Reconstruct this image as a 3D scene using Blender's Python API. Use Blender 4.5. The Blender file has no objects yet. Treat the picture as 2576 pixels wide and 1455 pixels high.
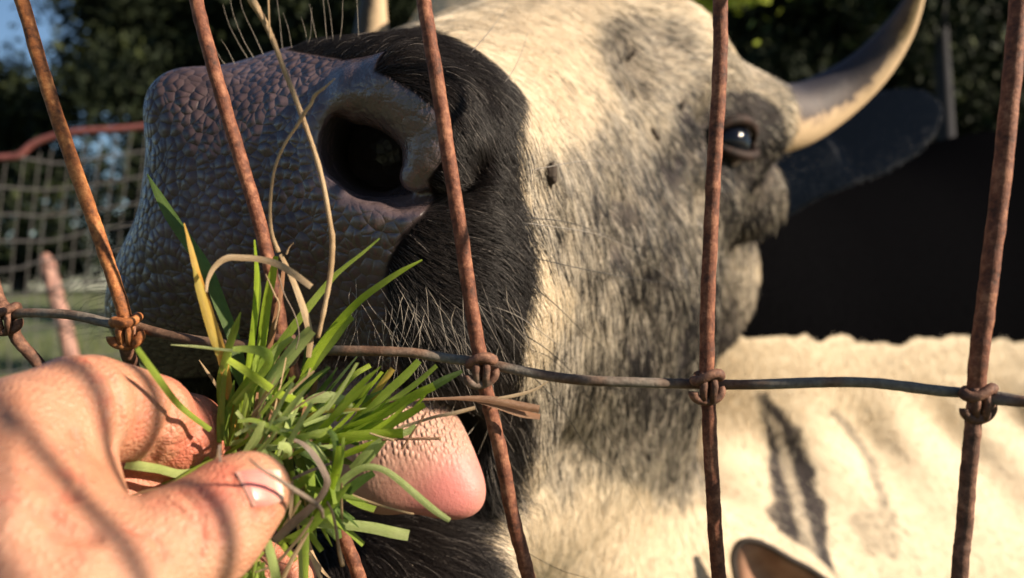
import bpy, math, random
import numpy as np
from mathutils import Vector
D = bpy.data
S = bpy.context.scene
C = S.collection
R = math.radians
rng = np.random.default_rng(7)
random.seed(7)
CZ = 1.15                      # camera height over the pasture
LENS = 28.0
F = LENS/36.0*2575.0           # focal length in pixels of a 2575 px wide frame

# ------------------------------------------------------------ camera
cam = D.cameras.new('camera'); cam.lens = LENS; cam.sensor_width = 36
cam.clip_start = 0.005; cam.clip_end = 800
camo = D.objects.new('camera', cam); C.objects.link(camo)
camo.location = (0, 0, CZ); camo.rotation_euler = (R(90), 0, 0)
cam.dof.use_dof = True; cam.dof.focus_distance = 0.178; cam.dof.aperture_fstop = 13.5
S.camera = camo
# ------------------------------------------------------------ sky and sun
SUN_AZ, SUN_EL = 108.0, 25.0
w = D.worlds.new('World'); S.world = w; w.use_nodes = True
nt = w.node_tree; bg = nt.nodes['Background']
sky = nt.nodes.new('ShaderNodeTexSky'); sky.sky_type = 'NISHITA'; sky.sun_disc = False
sky.dust_density = .3; sky.ozone_density = 3.5; sky.air_density = 1.1
sky.sun_elevation = R(SUN_EL); sky.sun_rotation = R(SUN_AZ)
nt.links.new(sky.outputs[0], bg.inputs[0]); bg.inputs[1].default_value = 0.05
sl = D.lights.new('sun', 'SUN'); sl.energy = 5.0; sl.angle = R(0.5); sl.color = (1.0, 0.845, 0.655)
so = D.objects.new('sun', sl); C.objects.link(so)
sdir = Vector((math.sin(R(SUN_AZ))*math.cos(R(SUN_EL)), math.cos(R(SUN_AZ))*math.cos(R(SUN_EL)), math.sin(R(SUN_EL))))
so.rotation_euler = sdir.to_track_quat('Z', 'Y').to_euler(); so.location = (3, -2, 4)
S.view_settings.view_transform = 'Standard'; S.view_settings.look = 'None'
S.view_settings.exposure = 1.15; S.view_settings.gamma = 1.0
S.cycles.max_bounces = 6; S.cycles.transparent_max_bounces = 8

# ------------------------------------------------------------ helpers
def P(px, py, d):              # a point of the place, camera height = 0
    return np.array([(px-1287.5)/F*d, d, (727.5-py)/F*d])
def PW(px, py, d):
    return Vector(P(px, py, d)) + Vector((0, 0, CZ))
def tag(o, label=None, cat=None, group=None, kind=None):
    if label: o['label'] = label
    if cat: o['category'] = cat
    if group: o['group'] = group
    if kind: o['kind'] = kind
    return o
def empty(name, loc):
    o = D.objects.new(name, None); C.objects.link(o); o.location = loc; o.empty_display_size = .02
    return o

def adopt(o, parent):
    if parent is not None:
        o.parent = parent
        if parent.type == 'EMPTY' or parent.location.length > 0:
            o.location = Vector(o.location) - parent.location
def mesh_obj(name, V, Fc, mat, parent=None, smooth=True, uv=None):
    me = D.meshes.new(name)
    V = np.asarray(V, dtype=np.float32)
    if isinstance(Fc, np.ndarray) and Fc.ndim == 2:
        k = Fc.shape[1]; nf = len(Fc)
        me.vertices.add(len(V)); me.vertices.foreach_set('co', V.ravel())
        me.loops.add(nf*k); me.loops.foreach_set('vertex_index', Fc.astype(np.int32).ravel())
        me.polygons.add(nf); me.polygons.foreach_set('loop_start', np.arange(0, nf*k, k, dtype=np.int32))
        me.polygons.foreach_set('loop_total', np.full(nf, k, dtype=np.int32))
        me.update(calc_edges=True); me.validate()
    else:
        me.from_pydata([tuple(v) for v in V], [], Fc)
    if smooth and len(me.polygons): me.polygons.foreach_set('use_smooth', np.ones(len(me.polygons), dtype=bool))
    if mat: me.materials.append(mat)
    o = D.objects.new(name, me); C.objects.link(o); adopt(o, parent)
    return o
def catmull(pts, n):
    pts = [np.asarray(p, float) for p in pts]
    if len(pts) == 2:
        return np.array([pts[0]+(pts[1]-pts[0])*t for t in np.linspace(0, 1, n)])
    Q = [2*pts[0]-pts[1]] + pts + [2*pts[-1]-pts[-2]]
    out = []; m = len(pts)-1
    for t in np.linspace(0, m, n):
        i = min(int(t), m-1); f = t-i
        a, b, c, d = Q[i], Q[i+1], Q[i+2], Q[i+3]
        out.append(.5*((2*b)+(-a+c)*f+(2*a-5*b+4*c-d)*f*f+(-a+3*b-3*c+d)*f**3))
    return np.array(out)
def frames(path):
    T = np.gradient(path, axis=0); T /= np.linalg.norm(T, axis=1)[:, None]+1e-12
    N = np.zeros_like(T); r = np.array([0.31, 0.9, .2]);
    v = np.cross(T[0], r); v /= np.linalg.norm(v); N[0] = v
    for i in range(1, len(T)):
        v = N[i-1]-T[i]*np.dot(N[i-1], T[i]); N[i] = v/(np.linalg.norm(v)+1e-12)
    return T, N, np.cross(T, N)
def tube(path, rad, seg=12, cap=True):
    path = np.asarray(path, float); n = len(path); rad = np.broadcast_to(rad, n)
    T, N, B = frames(path); a = np.linspace(0, 2*np.pi, seg, endpoint=False)
    V = (path[:, None, :] + rad[:, None, None]*(np.cos(a)[None, :, None]*N[:, None, :]+np.sin(a)[None, :, None]*B[:, None, :])).reshape(-1, 3)
    Fc = []
    for i in range(n-1):
        for j in range(seg):
            k = (j+1) % seg; Fc.append((i*seg+j, i*seg+k, (i+1)*seg+k, (i+1)*seg+j))
    if cap: Fc.append(tuple(range(seg))[::-1]); Fc.append(tuple((n-1)*seg+j for j in range(seg)))
    return V, Fc
class MB:
    def __init__(s): s.V = []; s.F = []; s.n = 0
    def add(s, V, Fc):
        s.V.append(np.asarray(V, float)); s.F += [tuple(i+s.n for i in f) for f in Fc]; s.n += len(V)
    def build(s, name, mat, parent=None, smooth=True): return mesh_obj(name, np.vstack(s.V), s.F, mat, parent, smooth)
UPZ = np.array([0, 0, CZ])

# ------------------------------------------------------------ materials
def newmat(name):
    m = D.materials.new(name); m.use_nodes = True; nt = m.node_tree
    return m, nt, nt.nodes['Principled BSDF']
def N_(nt, t, **kw):
    n = nt.nodes.new(t)
    for k, v in kw.items():
        if k.startswith('i_'): n.inputs[k[2:].replace('_', ' ')].default_value = v
        else: setattr(n, k, v)
    return n
def noise(nt, scale, detail=4, rough=.6, vec=None, dist=0.0):
    n = N_(nt, 'ShaderNodeTexNoise'); n.inputs['Scale'].default_value = scale; n.inputs['Detail'].default_value = detail
    n.inputs['Roughness'].default_value = rough; n.inputs['Distortion'].default_value = dist
    if vec is not None: nt.links.new(vec, n.inputs['Vector'])
    return n
def ramp(nt, fac, stops):
    r = N_(nt, 'ShaderNodeValToRGB'); e = r.color_ramp.elements
    while len(e) < len(stops): e.new(.5)
    for i, (p, c) in enumerate(stops): e[i].position = p; e[i].color = (*c, 1)
    nt.links.new(fac, r.inputs[0]); return r
def bump(nt, h, strength, dist, prev=None):
    b = N_(nt, 'ShaderNodeBump'); b.inputs['Strength'].default_value = strength; b.inputs['Distance'].default_value = dist
    nt.links.new(h, b.inputs['Height'])
    if prev is not None: nt.links.new(prev, b.inputs['Normal'])
    return b.outputs[0]
def coords(nt): return N_(nt, 'ShaderNodeTexCoord').outputs['Object']
def math_(nt, op, a, b=None):
    n = N_(nt, 'ShaderNodeMath', operation=op)
    for i, x in enumerate((a, b)):
        if x is None: continue
        if isinstance(x, (int, float)): n.inputs[i].default_value = x
        else: nt.links.new(x, n.inputs[i])
    return n.outputs[0]
def mixc(nt, fac, a, b, bt='MIX'):
    n = N_(nt, 'ShaderNodeMix', data_type='RGBA', blend_type=bt)
    for s, x in ((n.inputs[0], fac), (n.inputs[6], a), (n.inputs[7], b)):
        if isinstance(x, tuple): s.default_value = (*x, 1)
        elif isinstance(x, (int, float)): s.default_value = x
        else: nt.links.new(x, s)
    return n.outputs[2]

def rust_mat(name, dark, mid, bright, grey=0.0):
    m, nt, b = newmat(name); co = coords(nt)
    n1 = noise(nt, 260, 6, .65, co); n2 = noise(nt, 900, 5, .7, co); n3 = noise(nt, 60, 3, .5, co)
    s = math_(nt, 'ADD', math_(nt, 'MULTIPLY', n1.outputs[0], .6), math_(nt, 'MULTIPLY', n2.outputs[0], .4))
    r = ramp(nt, s, [(.36, dark), (.5, mid), (.62, bright)])
    col = r.outputs[0]
    if grey:
        g = ramp(nt, n3.outputs[0], [(.62-grey*.3, (0, 0, 0)), (.72-grey*.3, (1, 1, 1))])
        gc = ramp(nt, n2.outputs[0], [(.3, (.10, .085, .07)), (.7, (.22, .19, .155))])
        col = mixc(nt, g.outputs[0], col, gc.outputs[0])
    nt.links.new(col, b.inputs['Base Color']); b.inputs['Roughness'].default_value = .72
    b.inputs['Specular IOR Level'].default_value = .35
    nt.links.new(bump(nt, s, .8, .0006), b.inputs['Normal'])
    return m
M = {}
M['rust_orange'] = rust_mat('rust_orange', (.06, .022, .010), (.28, .095, .028), (.50, .22, .075))
M['rust_red'] = rust_mat('rust_red', (.035, .013, .008), (.145, .048, .024), (.30, .13, .07))
M['rust_dark'] = rust_mat('rust_dark', (.04, .02, .013), (.12, .055, .035), (.26, .13, .08), .2)
M['wire_grey'] = rust_mat('wire_grey', (.05, .028, .018), (.12, .065, .04), (.2, .12, .08), .6)

def grass_mat(name, a, b_, c, trans=.45, vein=1.0):
    m, nt, b = newmat(name)
    uv = N_(nt, 'ShaderNodeAttribute', attribute_name='blade')      # x across, y along
    sep = N_(nt, 'ShaderNodeSeparateXYZ'); nt.links.new(uv.outputs['Vector'], sep.inputs[0])
    co = coords(nt)
    mp = N_(nt, 'ShaderNodeCombineXYZ'); nt.links.new(math_(nt, 'MULTIPLY', sep.outputs[0], 9.0), mp.inputs[0])
    nt.links.new(math_(nt, 'MULTIPLY', sep.outputs[1], 1.2), mp.inputs[1]); nt.links.new(sep.outputs[2], mp.inputs[2])
    st = noise(nt, 3.0, 4, .6, mp.outputs[0]); n1 = noise(nt, 90, 4, .6, co)
    r = ramp(nt, math_(nt, 'ADD', math_(nt, 'MULTIPLY', n1.outputs[0], .55), math_(nt, 'MULTIPLY', st.outputs[0], .45)), [(.35, a), (.5, b_), (.66, c)])
    spots = ramp(nt, noise(nt, 700, 2, .5, co).outputs[0], [(.70, (0, 0, 0)), (.76, (1, 1, 1))])
    col = mixc(nt, math_(nt, 'MULTIPLY', spots.outputs[0], .5), r.outputs[0], (.12, .08, .03))
    nt.links.new(col, b.inputs['Base Color']); b.inputs['Roughness'].default_value = .42
    b.inputs['Specular IOR Level'].default_value = .4
    nb = bump(nt, st.outputs[0], .5*vein, .0006)
    nt.links.new(nb, b.inputs['Normal'])
    tr = N_(nt, 'ShaderNodeBsdfTranslucent'); nt.links.new(mixc(nt, .35, col, (a[0]*1.6, a[1]*2.2, a[2]*.5)), tr.inputs[0])
    mx = N_(nt, 'ShaderNodeMixShader'); mx.inputs[0].default_value = trans
    nt.links.new(b.outputs[0], mx.inputs[1]); nt.links.new(tr.outputs[0], mx.inputs[2])
    nt.links.new(mx.outputs[0], nt.nodes['Material Output'].inputs[0])
    return m
M['g_mid'] = grass_mat('grass_mid', (.13, .20, .025), (.25, .35, .045), (.38, .48, .10))
M['g_bright'] = grass_mat('grass_bright', (.21, .32, .02), (.37, .50, .035), (.52, .62, .10), .5)
M['g_pale'] = grass_mat('grass_pale', (.26, .34, .09), (.40, .49, .17), (.55, .61, .28), .4)
M['g_dark'] = grass_mat('grass_dark', (.05, .095, .022), (.09, .155, .03), (.15, .24, .05), .4)
M['g_yellow'] = grass_mat('grass_yellow', (.42, .28, .05), (.60, .42, .08), (.55, .50, .14), .35)
M['g_orange'] = grass_mat('grass_orange', (.50, .20, .03), (.62, .34, .06), (.62, .46, .14), .35)
M['dry'] = grass_mat('dry_straw', (.30, .19, .10), (.46, .32, .18), (.60, .45, .28), .2)
M['dry_brown'] = grass_mat('dry_brown', (.16, .07, .035), (.30, .15, .08), (.42, .26, .15), .2)
M['dry_grey'] = grass_mat('dry_grey', (.14, .10, .08), (.22, .165, .13), (.33, .26, .2), .15)

# ------------------------------------------------------------ solid modelling by distance fields
def smin(a, b, k):
    h = np.clip(.5+.5*(b-a)/k, 0, 1); return b+(a-b)*h-k*h*(1-h)
def smax(a, b, k): return -smin(-a, -b, k)
def ball(p, c, r): return np.linalg.norm(p-c, axis=1)-r
def cone(p, a, b, ra, rb):
    a = np.asarray(a); ab = np.asarray(b)-a
    q = p-a; t = np.clip(q@ab/np.dot(ab, ab), 0, 1)
    return np.linalg.norm(q-t[:, None]*ab, axis=1)-(ra+(rb-ra)*t)
def ell(p, c, r, Rm=None):
    q = p-c
    if Rm is not None: q = q@Rm
    r = np.asarray(r); k0 = np.linalg.norm(q/r, axis=1); k1 = np.linalg.norm(q/(r*r), axis=1)+1e-9
    return k0*(k0-1)/k1
def chain(p, pts, rads, k=None):
    d = None
    for i in range(len(pts)-1):
        e = cone(p, pts[i], pts[i+1], rads[i], rads[i+1])
        d = e if d is None else (np.minimum(d, e) if k is None else smin(d, e, k))
    return d
def axis_matrix(x, up):
    x = np.asarray(x, float); x = x/np.linalg.norm(x); z = np.asarray(up, float); z = z-x*np.dot(x, z); z /= np.linalg.norm(z)
    return np.stack([x, np.cross(z, x), z], axis=1)
def axis_coords(segs):         # [(start, end, step), ...] -> rising coordinates with changing step
    out = [segs[0][0]]
    for a, b, s in segs:
        n = max(1, int(round((b-a)/s))); out += list(a+(b-a)*np.arange(1, n+1)/n)
    return np.array(out, dtype=np.float64)
def solidify(f, X, Y, Z, project=2):
    nx, ny, nz = len(X), len(Y), len(Z); B = 6
    V = np.ones((nx, ny, nz), np.float32)
    bx = np.arange(0, nx, B); by = np.arange(0, ny, B); bz = np.arange(0, nz, B)
    def ends(A, b): return A[b], A[np.minimum(b+B, len(A)-1)]
    x0, x1 = ends(X, bx); y0, y1 = ends(Y, by); z0, z1 = ends(Z, bz)
    cx, cy, cz = np.meshgrid((x0+x1)/2, (y0+y1)/2, (z0+z1)/2, indexing='ij')
    hx, hy, hz = np.meshgrid((x1-x0)/2, (y1-y0)/2, (z1-z0)/2, indexing='ij')
    pc = np.stack([cx.ravel(), cy.ravel(), cz.ravel()], 1); hd = np.sqrt(hx**2+hy**2+hz**2).ravel()
    def fe(p):
        out = np.empty(len(p))
        for i in range(0, len(p), 300000): out[i:i+300000] = f(p[i:i+300000])
        return out
    fc = fe(pc); near = (np.abs(fc) < 1.7*hd+.004).reshape(len(bx), len(by), len(bz)); sg = np.where(fc < 0, -1, 1).reshape(near.shape)
    V = np.repeat(np.repeat(np.repeat(sg.astype(np.float32), B, 0), B, 1), B, 2)[:nx, :ny, :nz].copy()
    m = np.repeat(np.repeat(np.repeat(near, B, 0), B, 1), B, 2)[:nx, :ny, :nz]
    I, J, K = np.nonzero(m)
    V[I, J, K] = fe(np.stack([X[I], Y[J], Z[K]], 1))
    s = V < 0
    cnt = np.zeros((nx-1, ny-1, nz-1), np.int8)
    for a in (0, 1):
        for b in (0, 1):
            for c in (0, 1): cnt += s[a:nx-1+a, b:ny-1+b, c:nz-1+c]
    act = (cnt > 0) & (cnt < 8); ai, aj, ak = np.nonzero(act); idx = np.full(act.shape, -1, np.int32); idx[ai, aj, ak] = np.arange(len(ai))
    acc = np.zeros((len(ai), 3)); num = np.zeros(len(ai))
    G = (X, Y, Z)
    for ax in range(3):
        o = [q for q in range(3) if q != ax]
        for a in (0, 1):
            for b in (0, 1):
                off = [0, 0, 0]; off[o[0]] = a; off[o[1]] = b
                i0 = [ai+off[0], aj+off[1], ak+off[2]]; i1 = list(i0); i1[ax] = i0[ax]+1
                v0 = V[i0[0], i0[1], i0[2]]; v1 = V[i1[0], i1[1], i1[2]]
                cr = (v0 < 0) != (v1 < 0); t = np.where(cr, v0/(v0-v1+1e-12*(v0 == v1)), 0)
                pt = np.stack([G[q][i0[q]] for q in range(3)], 1)
                pt[:, ax] += t*(G[ax][i1[ax]]-G[ax][i0[ax]])
                acc[cr] += pt[cr]; num[cr] += 1
    P_ = acc/num[:, None]
    quads = []
    for ax in range(3):
        sl0 = [slice(None)]*3; sl1 = [slice(None)]*3; sl0[ax] = slice(0, -1); sl1[ax] = slice(1, None)
        ch = s[tuple(sl0)] != s[tuple(sl1)]; i = np.array(np.nonzero(ch))
        o = [(ax+1) % 3, (ax+2) % 3]
        ok = (i[o[0]] > 0) & (i[o[1]] > 0) & (i[o[0]] < (nx, ny, nz)[o[0]]-1) & (i[o[1]] < (nx, ny, nz)[o[1]]-1); i = i[:, ok]
        neg = s[i[0], i[1], i[2]]
        def cid(da, db):
            j = [i[0].copy(), i[1].copy(), i[2].copy()]; j[o[0]] += da; j[o[1]] += db; return idx[j[0], j[1], j[2]]
        q = np.stack([cid(-1, -1), cid(0, -1), cid(0, 0), cid(-1, 0)], 1)
        q[~neg] = q[~neg][:, ::-1]; quads.append(q)
    Q = np.vstack(quads); Q = Q[(Q >= 0).all(1)]
    ed = np.concatenate([Q[:, [0, 1]], Q[:, [1, 2]], Q[:, [2, 3]], Q[:, [3, 0]]]); deg = np.bincount(ed[:, 0], minlength=len(P_))+np.bincount(ed[:, 1], minlength=len(P_))
    def relax(P_, k):
        for _ in range(k):
            A = np.stack([np.bincount(ed[:, 0], P_[ed[:, 1], c], len(P_))+np.bincount(ed[:, 1], P_[ed[:, 0], c], len(P_)) for c in range(3)], 1)
            P_ = .45*P_+.55*A/np.maximum(deg, 1)[:, None]
        return P_
    P_ = relax(P_, 3)
    for it in range(project):
        if it == project-1 and project > 1: P_ = relax(P_, 1)
        f0 = fe(P_); e = 2e-4
        g = np.stack([fe(P_+np.eye(3)[q]*e)-f0 for q in range(3)], 1)/e
        st = -f0/np.maximum((g*g).sum(1), .2); st = np.clip(st, -.001, .001); P_ = P_+g*st[:, None]
    return P_, Q
def grad(f, p, e=3e-4):
    f0 = f(p); g = np.stack([f(p+np.eye(3)[q]*e)-f0 for q in range(3)], 1); return g/(np.linalg.norm(g, axis=1)[:, None]+1e-12)

# simple smooth value noise on arrays
_ng = np.random.default_rng(3).random((32, 32, 32))
def vnoise(p, s):
    q = p*s; i = np.floor(q).astype(int); f = q-i; f = f*f*(3-2*f); r = 0
    for a in (0, 1):
        for b in (0, 1):
            for c in (0, 1):
                wgt = (f[:, 0] if a else 1-f[:, 0])*(f[:, 1] if b else 1-f[:, 1])*(f[:, 2] if c else 1-f[:, 2])
                r = r+wgt*_ng[(i[:, 0]+a) % 32, (i[:, 1]+b) % 32, (i[:, 2]+c) % 32]
    return r
def fnoise(p, s, o=3):
    t = 0; a = 1; n = 0
    for k in range(o): t = t+a*vnoise(p+k*1.7, s*2**k); n += a; a *= .5
    return t/n

# ------------------------------------------------------------ the cow
M0 = np.array([-.0703, .205, .0233]); U = np.array([.32, .947, 0]); U /= np.linalg.norm(U); Nn = np.array([U[1], -U[0], 0])
HM = np.stack([Nn, U, np.array([0, 0, 1.])], axis=1)
def H(n, u, w_): return M0+Nn*n+U*u+np.array([0, 0, w_])
def both(f, p, c, *a, **k):    # the same form on either side of the head
    return np.minimum(f(p, H(*c), *a, **k), f(p, H(-c[0], c[1], c[2]), *a, **k))
def rbox(q, h, r):
    d = np.abs(q)-(np.asarray(h)-r); return np.linalg.norm(np.maximum(d, 0), axis=1)+np.minimum(d.max(1), 0)-r
HORN = [P(1905, 300, .485), P(2000, 292, .50), P(2100, 240, .505), P(2185, 172, .50), P(2250, 92, .49), P(2290, 20, .475), P(2318, -50, .46), P(2335, -115, .445)]
HORN_R = [.023, .0202, .0168, .0134, .0100, .0066, .0032, .001]
def mirror(p):
    q = (p-M0)@HM; q[0] = -q[0]; return M0+HM@q
EYE = H(.098, .262, .0665)
EARB, EART = P(1965, 440, .56), P(2345, 262, .66)
def cow_form(p):
    q = (p-M0)@HM; n, u, w_ = q[:, 0], q[:, 1], q[:, 2]
    # muzzle, wider towards the lips
    wc = np.clip(w_, -.045, .05)
    qq = q.copy(); qq[:, 0] = (n-.009-.10*wc)/(1-4.0*wc); qq[:, 1] -= .043; qq[:, 2] = (w_-.005)+.07*np.clip(.045-n, 0, .1)
    d = rbox(qq, (.058, .044, .0400), .033)
    d = smin(d, ell(p, H(.038, .030, .018), (.026, .027, .022), HM), .012)      # flared nostril wings
    d = smin(d, ell(p, H(-.020, .034, .012), (.022, .026, .018), HM), .012)
    d = smin(d, ball(p, P(462, 268, .224), .0095), .014)
    d = smin(d, both(ell, p, (.042, .042, -.03), (.028, .034, .030), HM), .014)  # hanging upper lip
    # bridge, forehead, brows, cheeks
    d = smin(d, cone(p, H(0, .07, .002), H(0, .27, .062), .053, .086), .03)
    d = smin(d, ell(p, H(0, .33, .055), (.098, .13, .092), HM), .04)
    d = smin(d, both(ball, p, (.070, .285, .106), .032), .03)
    d = smin(d, both(ell, p, (.088, .335, .075), (.035, .05, .045), HM), .03)
    d = smin(d, both(ell, p, (.050, .27, -.03), (.050, .13, .10), HM), .04)
    d = smin(d, both(ell, p, (.030, .14, -.02), (.044, .09, .066), HM), .03)
    d = smin(d, ell(p, H(0, .42, .11), (.095, .08, .085), HM), .04)
    d = smin(d, both(ell, p, (.086, .305, .028), (.020, .055, .016), HM), .02)    # zygomatic ridge
    # lower jaw, chin
    jaw = cone(p, H(0.005, .062, -.110), H(0, .36, -.10), .028, .062)
    jaw = smin(jaw, ell(p, H(.008, .055, -.113), (.048, .042, .024), HM), .015)
    jaw = smin(jaw, both(ell, p, (.047, .075, -.062), (.016, .024, .032), HM), .015)
    # mouth gap
    gap = smin(ell(p, H(-.004, .022, -.066), (.060, .054, .0235), HM), ell(p, H(-.040, .0, -.060), (.058, .034, .024), HM), .01)
    d = smin(d, jaw, .018); d = smax(d, -gap, .008)
    # eye hollow
    ec = H(.112, .250, .060)
    d = smax(d, -(ball(p, ec, .023)), .012); ec2 = H(-.112, .250, .060); d = smax(d, -(ball(p, ec2, .023)), .012)
    # throat, neck, body
    d = smin(d, cone(p, H(.0, .30, -.11), P(1620, 1750, .62), .062, .13), .05)
    d = smin(d, cone(p, H(.01, .20, -.115), P(1350, 1720, .52), .048, .11), .04)
    d = smin(d, cone(p, np.array([.19, .86, -.05]), np.array([.76, 1.22, -.07]), .17, .27), .06)
    d = smin(d, cone(p, H(0, .42, .02), np.array([.17, .82, -.03]), .09, .15), .05)
    d = smin(d, cone(p, np.array([.20, .70, -.27]), np.array([.62, .98, -.34]), .10, .19), .09)
    d = smin(d, ell(p, np.array([1.35, 1.62, -.20]), (.80, .36, .40), axis_matrix((.8, .6, 0), (0, 0, 1))), .10)
    d = smin(d, ell(p, np.array([.70, 1.12, -.16]), (.30, .27, .37), axis_matrix((.8, .6, 0), (0, 0, 1))), .10)
    L = axis_matrix((.8, .6, 0), (0, 0, 1))
    for cx, cy in ((.72, 1.10), (1.86, 1.98)):
        for sd in (-1, 1):
            a = np.array([cx, cy, 0])-L[:, 1]*sd*.15
            pts = [a+[0, 0, -.45], a+[.03, 0, -.72], a+[.0, 0, -1.02], a+[-.02, 0, -1.10]]
            d = smin(d, chain(p, pts, [.10, .045, .033, .05]), .04)
    # neck folds
    fm = np.clip((p[:, 1]-.58)/.1, 0, 1)*np.clip((-.085-p[:, 2])/.07, 0, 1)*np.clip((1.2-p[:, 1])/.2, 0, 1)
    if fm.any():
        ph = (p[:, 0]*.9+p[:, 2]*.40)*70+9*vnoise(p, 3.5)
        d = d+fm*(.017*vnoise(p, 5)-.002)*np.sin(ph)
    # ears
    for b, t in ((EARB, EART), (mirror(EARB), mirror(EART))):
        ax = t-b; Rm = axis_matrix(ax, (.1, -.9, .35)); c = (b+t)/2; Ln = np.linalg.norm(ax)/2
        e = ell(p, c, (Ln*1.15, .034, .0065), Rm)
        d = smin(d, smin(e, cone(p, b-ax*.25, b+ax*.15, .03, .018), .02), .012)
    d = smin(d, cone(p, H(.06, .37, .07), HORN[0], .05, .024), .02)
    d = smin(d, cone(p, H(-.06, .37, .07), mirror(HORN[0]), .05, .024), .02)
    d = smin(d, ell(p, P(1215, 135, .59), (.058, .05, .052)), .03)
    return d
def hit(px, py, f=None, d0=.15, d1=3.0):    # first point of the animal's surface along a line of sight
    f = f or cow_form; dv = P(px, py, 1.0); L_ = np.linalg.norm(dv); t = d0
    for _ in range(200):
        v = f((dv*t)[None])[0]
        if v < 2e-4: return dv*t
        t += max(v*.7, 1e-4)/L_
        if t > d1: return None
    return dv*t
def on(px, py, off):
    h_ = hit(px, py); return h_+h_/np.linalg.norm(h_)*off
HOLE = [on(904, 356, .002), on(937, 374, .012), on(965, 388, .046)]
HOLE2 = [on(952, 362, .004), on(1007, 369, .010), on(1075, 384, .012)]
SLIT = [on(892, 399, .001), on(932, 442, .002), on(1007, 470, .002), on(1082, 470, .002), on(1142, 446, .0025), on(1180, 399, .002), on(1202, 349, .0)]
SLIT_R = [.0040, .0052, .0050, .0046, .0042, .0034, .0015]
WING = [on(912, 239, .0085), on(1007, 234, .0080), on(1077, 276, .0075), on(1110, 339, .0062), on(1094, 396, .0050), on(1042, 446, .0040)]
WING_R = [.0075, .0098, .0106, .0096, .0072, .0036]
DENTS = [(hit(a, b_), r_, dp) for a, b_, r_, dp in [(1585, 150, .012, .0045), (1600, 250, .010, .003), (1645, 330, .010, .0045), (1690, 425, .013, .006), (1560, 510, .009, .0045), (1552, 610, .008, .0035), (1860, 470, .010, .004), (1760, 520, .010, .003), (1620, 800, .014, .003), (1430, 620, .010, .002),
         (1745, 190, .020, -.004), (1735, 330, .007, -.004), (1755, 420, .008, -.004), (1620, 600, .016, -.003), (1480, 260, .020, -.002), (1900, 440, .010, -.003), (1690, 720, .018, -.004), (1780, 640, .010, -.003), (1330, 130, .012, -.002)]]
FARN = [H(-.040, .026, .012), H(-.033, .036, .010)]
def cow(p):
    d = cow_form(p)
    m = (p[:, 1] < .62) & (p[:, 1] > .2) & (np.abs(d) < .03) & (p[:, 0] > -.05) & (p[:, 0] < .25) & (p[:, 2] > -.15)
    if m.any():
        q = p[m]; e = d[m]
        for c, r_, dp in DENTS: e = e+dp*np.exp(-((q-c)**2).sum(1)/(r_*r_))
        d[m] = e
    m = (np.abs(p-HOLE[1]) < .09).all(1) & (d < .05)
    if m.any():
        q = p[m]; e = d[m]
        h_ = chain(q, HOLE, [.0100, .0112, .011], .004)
        h_ = smin(h_, chain(q, HOLE2, [.0105, .0110, .0095]), .005)
        h_ = smin(h_, chain(q, SLIT, SLIT_R, .002), .004)
        e = smax(e, -h_, .004)
        e = smin(e, chain(q, WING, WING_R, .003), .0030)
        e = smax(e, -chain(q, FARN, [.006, .006]), .004)
        d[m] = e
    return d
def hitv(px, py, f, d0=.15, d1=3.0):
    dv = np.stack([(np.asarray(px, float)-1287.5)/F, np.ones(len(px)), (727.5-np.asarray(py, float))/F], 1); L_ = np.linalg.norm(dv, axis=1)
    t = np.full(len(dv), d0); live = np.ones(len(dv), bool); ok = np.zeros(len(dv), bool)
    for _ in range(90):
        i = np.nonzero(live)[0]
        if not len(i): break
        v = f(dv[i]*t[i, None]); t[i] += np.maximum(v*.75, 0)/L_[i]+1e-5
        dn = v < 2e-4; ok[i[dn]] = True; live[i[dn]] = False; live[i[t[i] > d1]] = False
    return dv*t[:, None], ok
def project(p):
    y = np.maximum(p[:, 1], .05); return 1287.5+p[:, 0]/y*F, 727.5-p[:, 2]/y*F
def near_side(p):
    q = (p-M0)@HM; m = (q[:, 0] < 0) & (q[:, 1] < .5); q[m, 0] *= -1; return M0+q@HM.T, (p-M0)@HM, m
def inpoly(x, y, poly):
    ins = np.zeros(len(x), bool); n = len(poly)
    for i in range(n):
        x0, y0 = poly[i]; x1, y1 = poly[(i+1) % n]
        c = ((y0 > y) != (y1 > y)); ins ^= c & (x < (x1-x0)*(y-y0)/((y1-y0) if y1 != y0 else 1e-9)+x0)
    return ins
BLACK = [(600, 60), (1040, 60), (1130, 110), (1180, 150), (1212, 205), (1235, 280), (1262, 350), (1292, 430), (1325, 530), (1342, 620), (1345, 700), (1325, 790), (1312, 870), (1330, 960), (1342, 1050), (1325, 1150), (1290, 1230), (1235, 1290), (1180, 1360), (1100, 1430), (1050, 1500), (300, 1600), (100, 900), (300, 100)]
PAD = [(200, 120), (560, 135), (720, 128), (850, 150), (960, 188), (1040, 232), (1090, 270), (1125, 330), (1112, 400), (1075, 455), (1090, 500), (1055, 545), (1010, 590), (975, 660), (955, 740), (930, 820), (880, 872), (820, 900), (200, 1000)]
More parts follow.
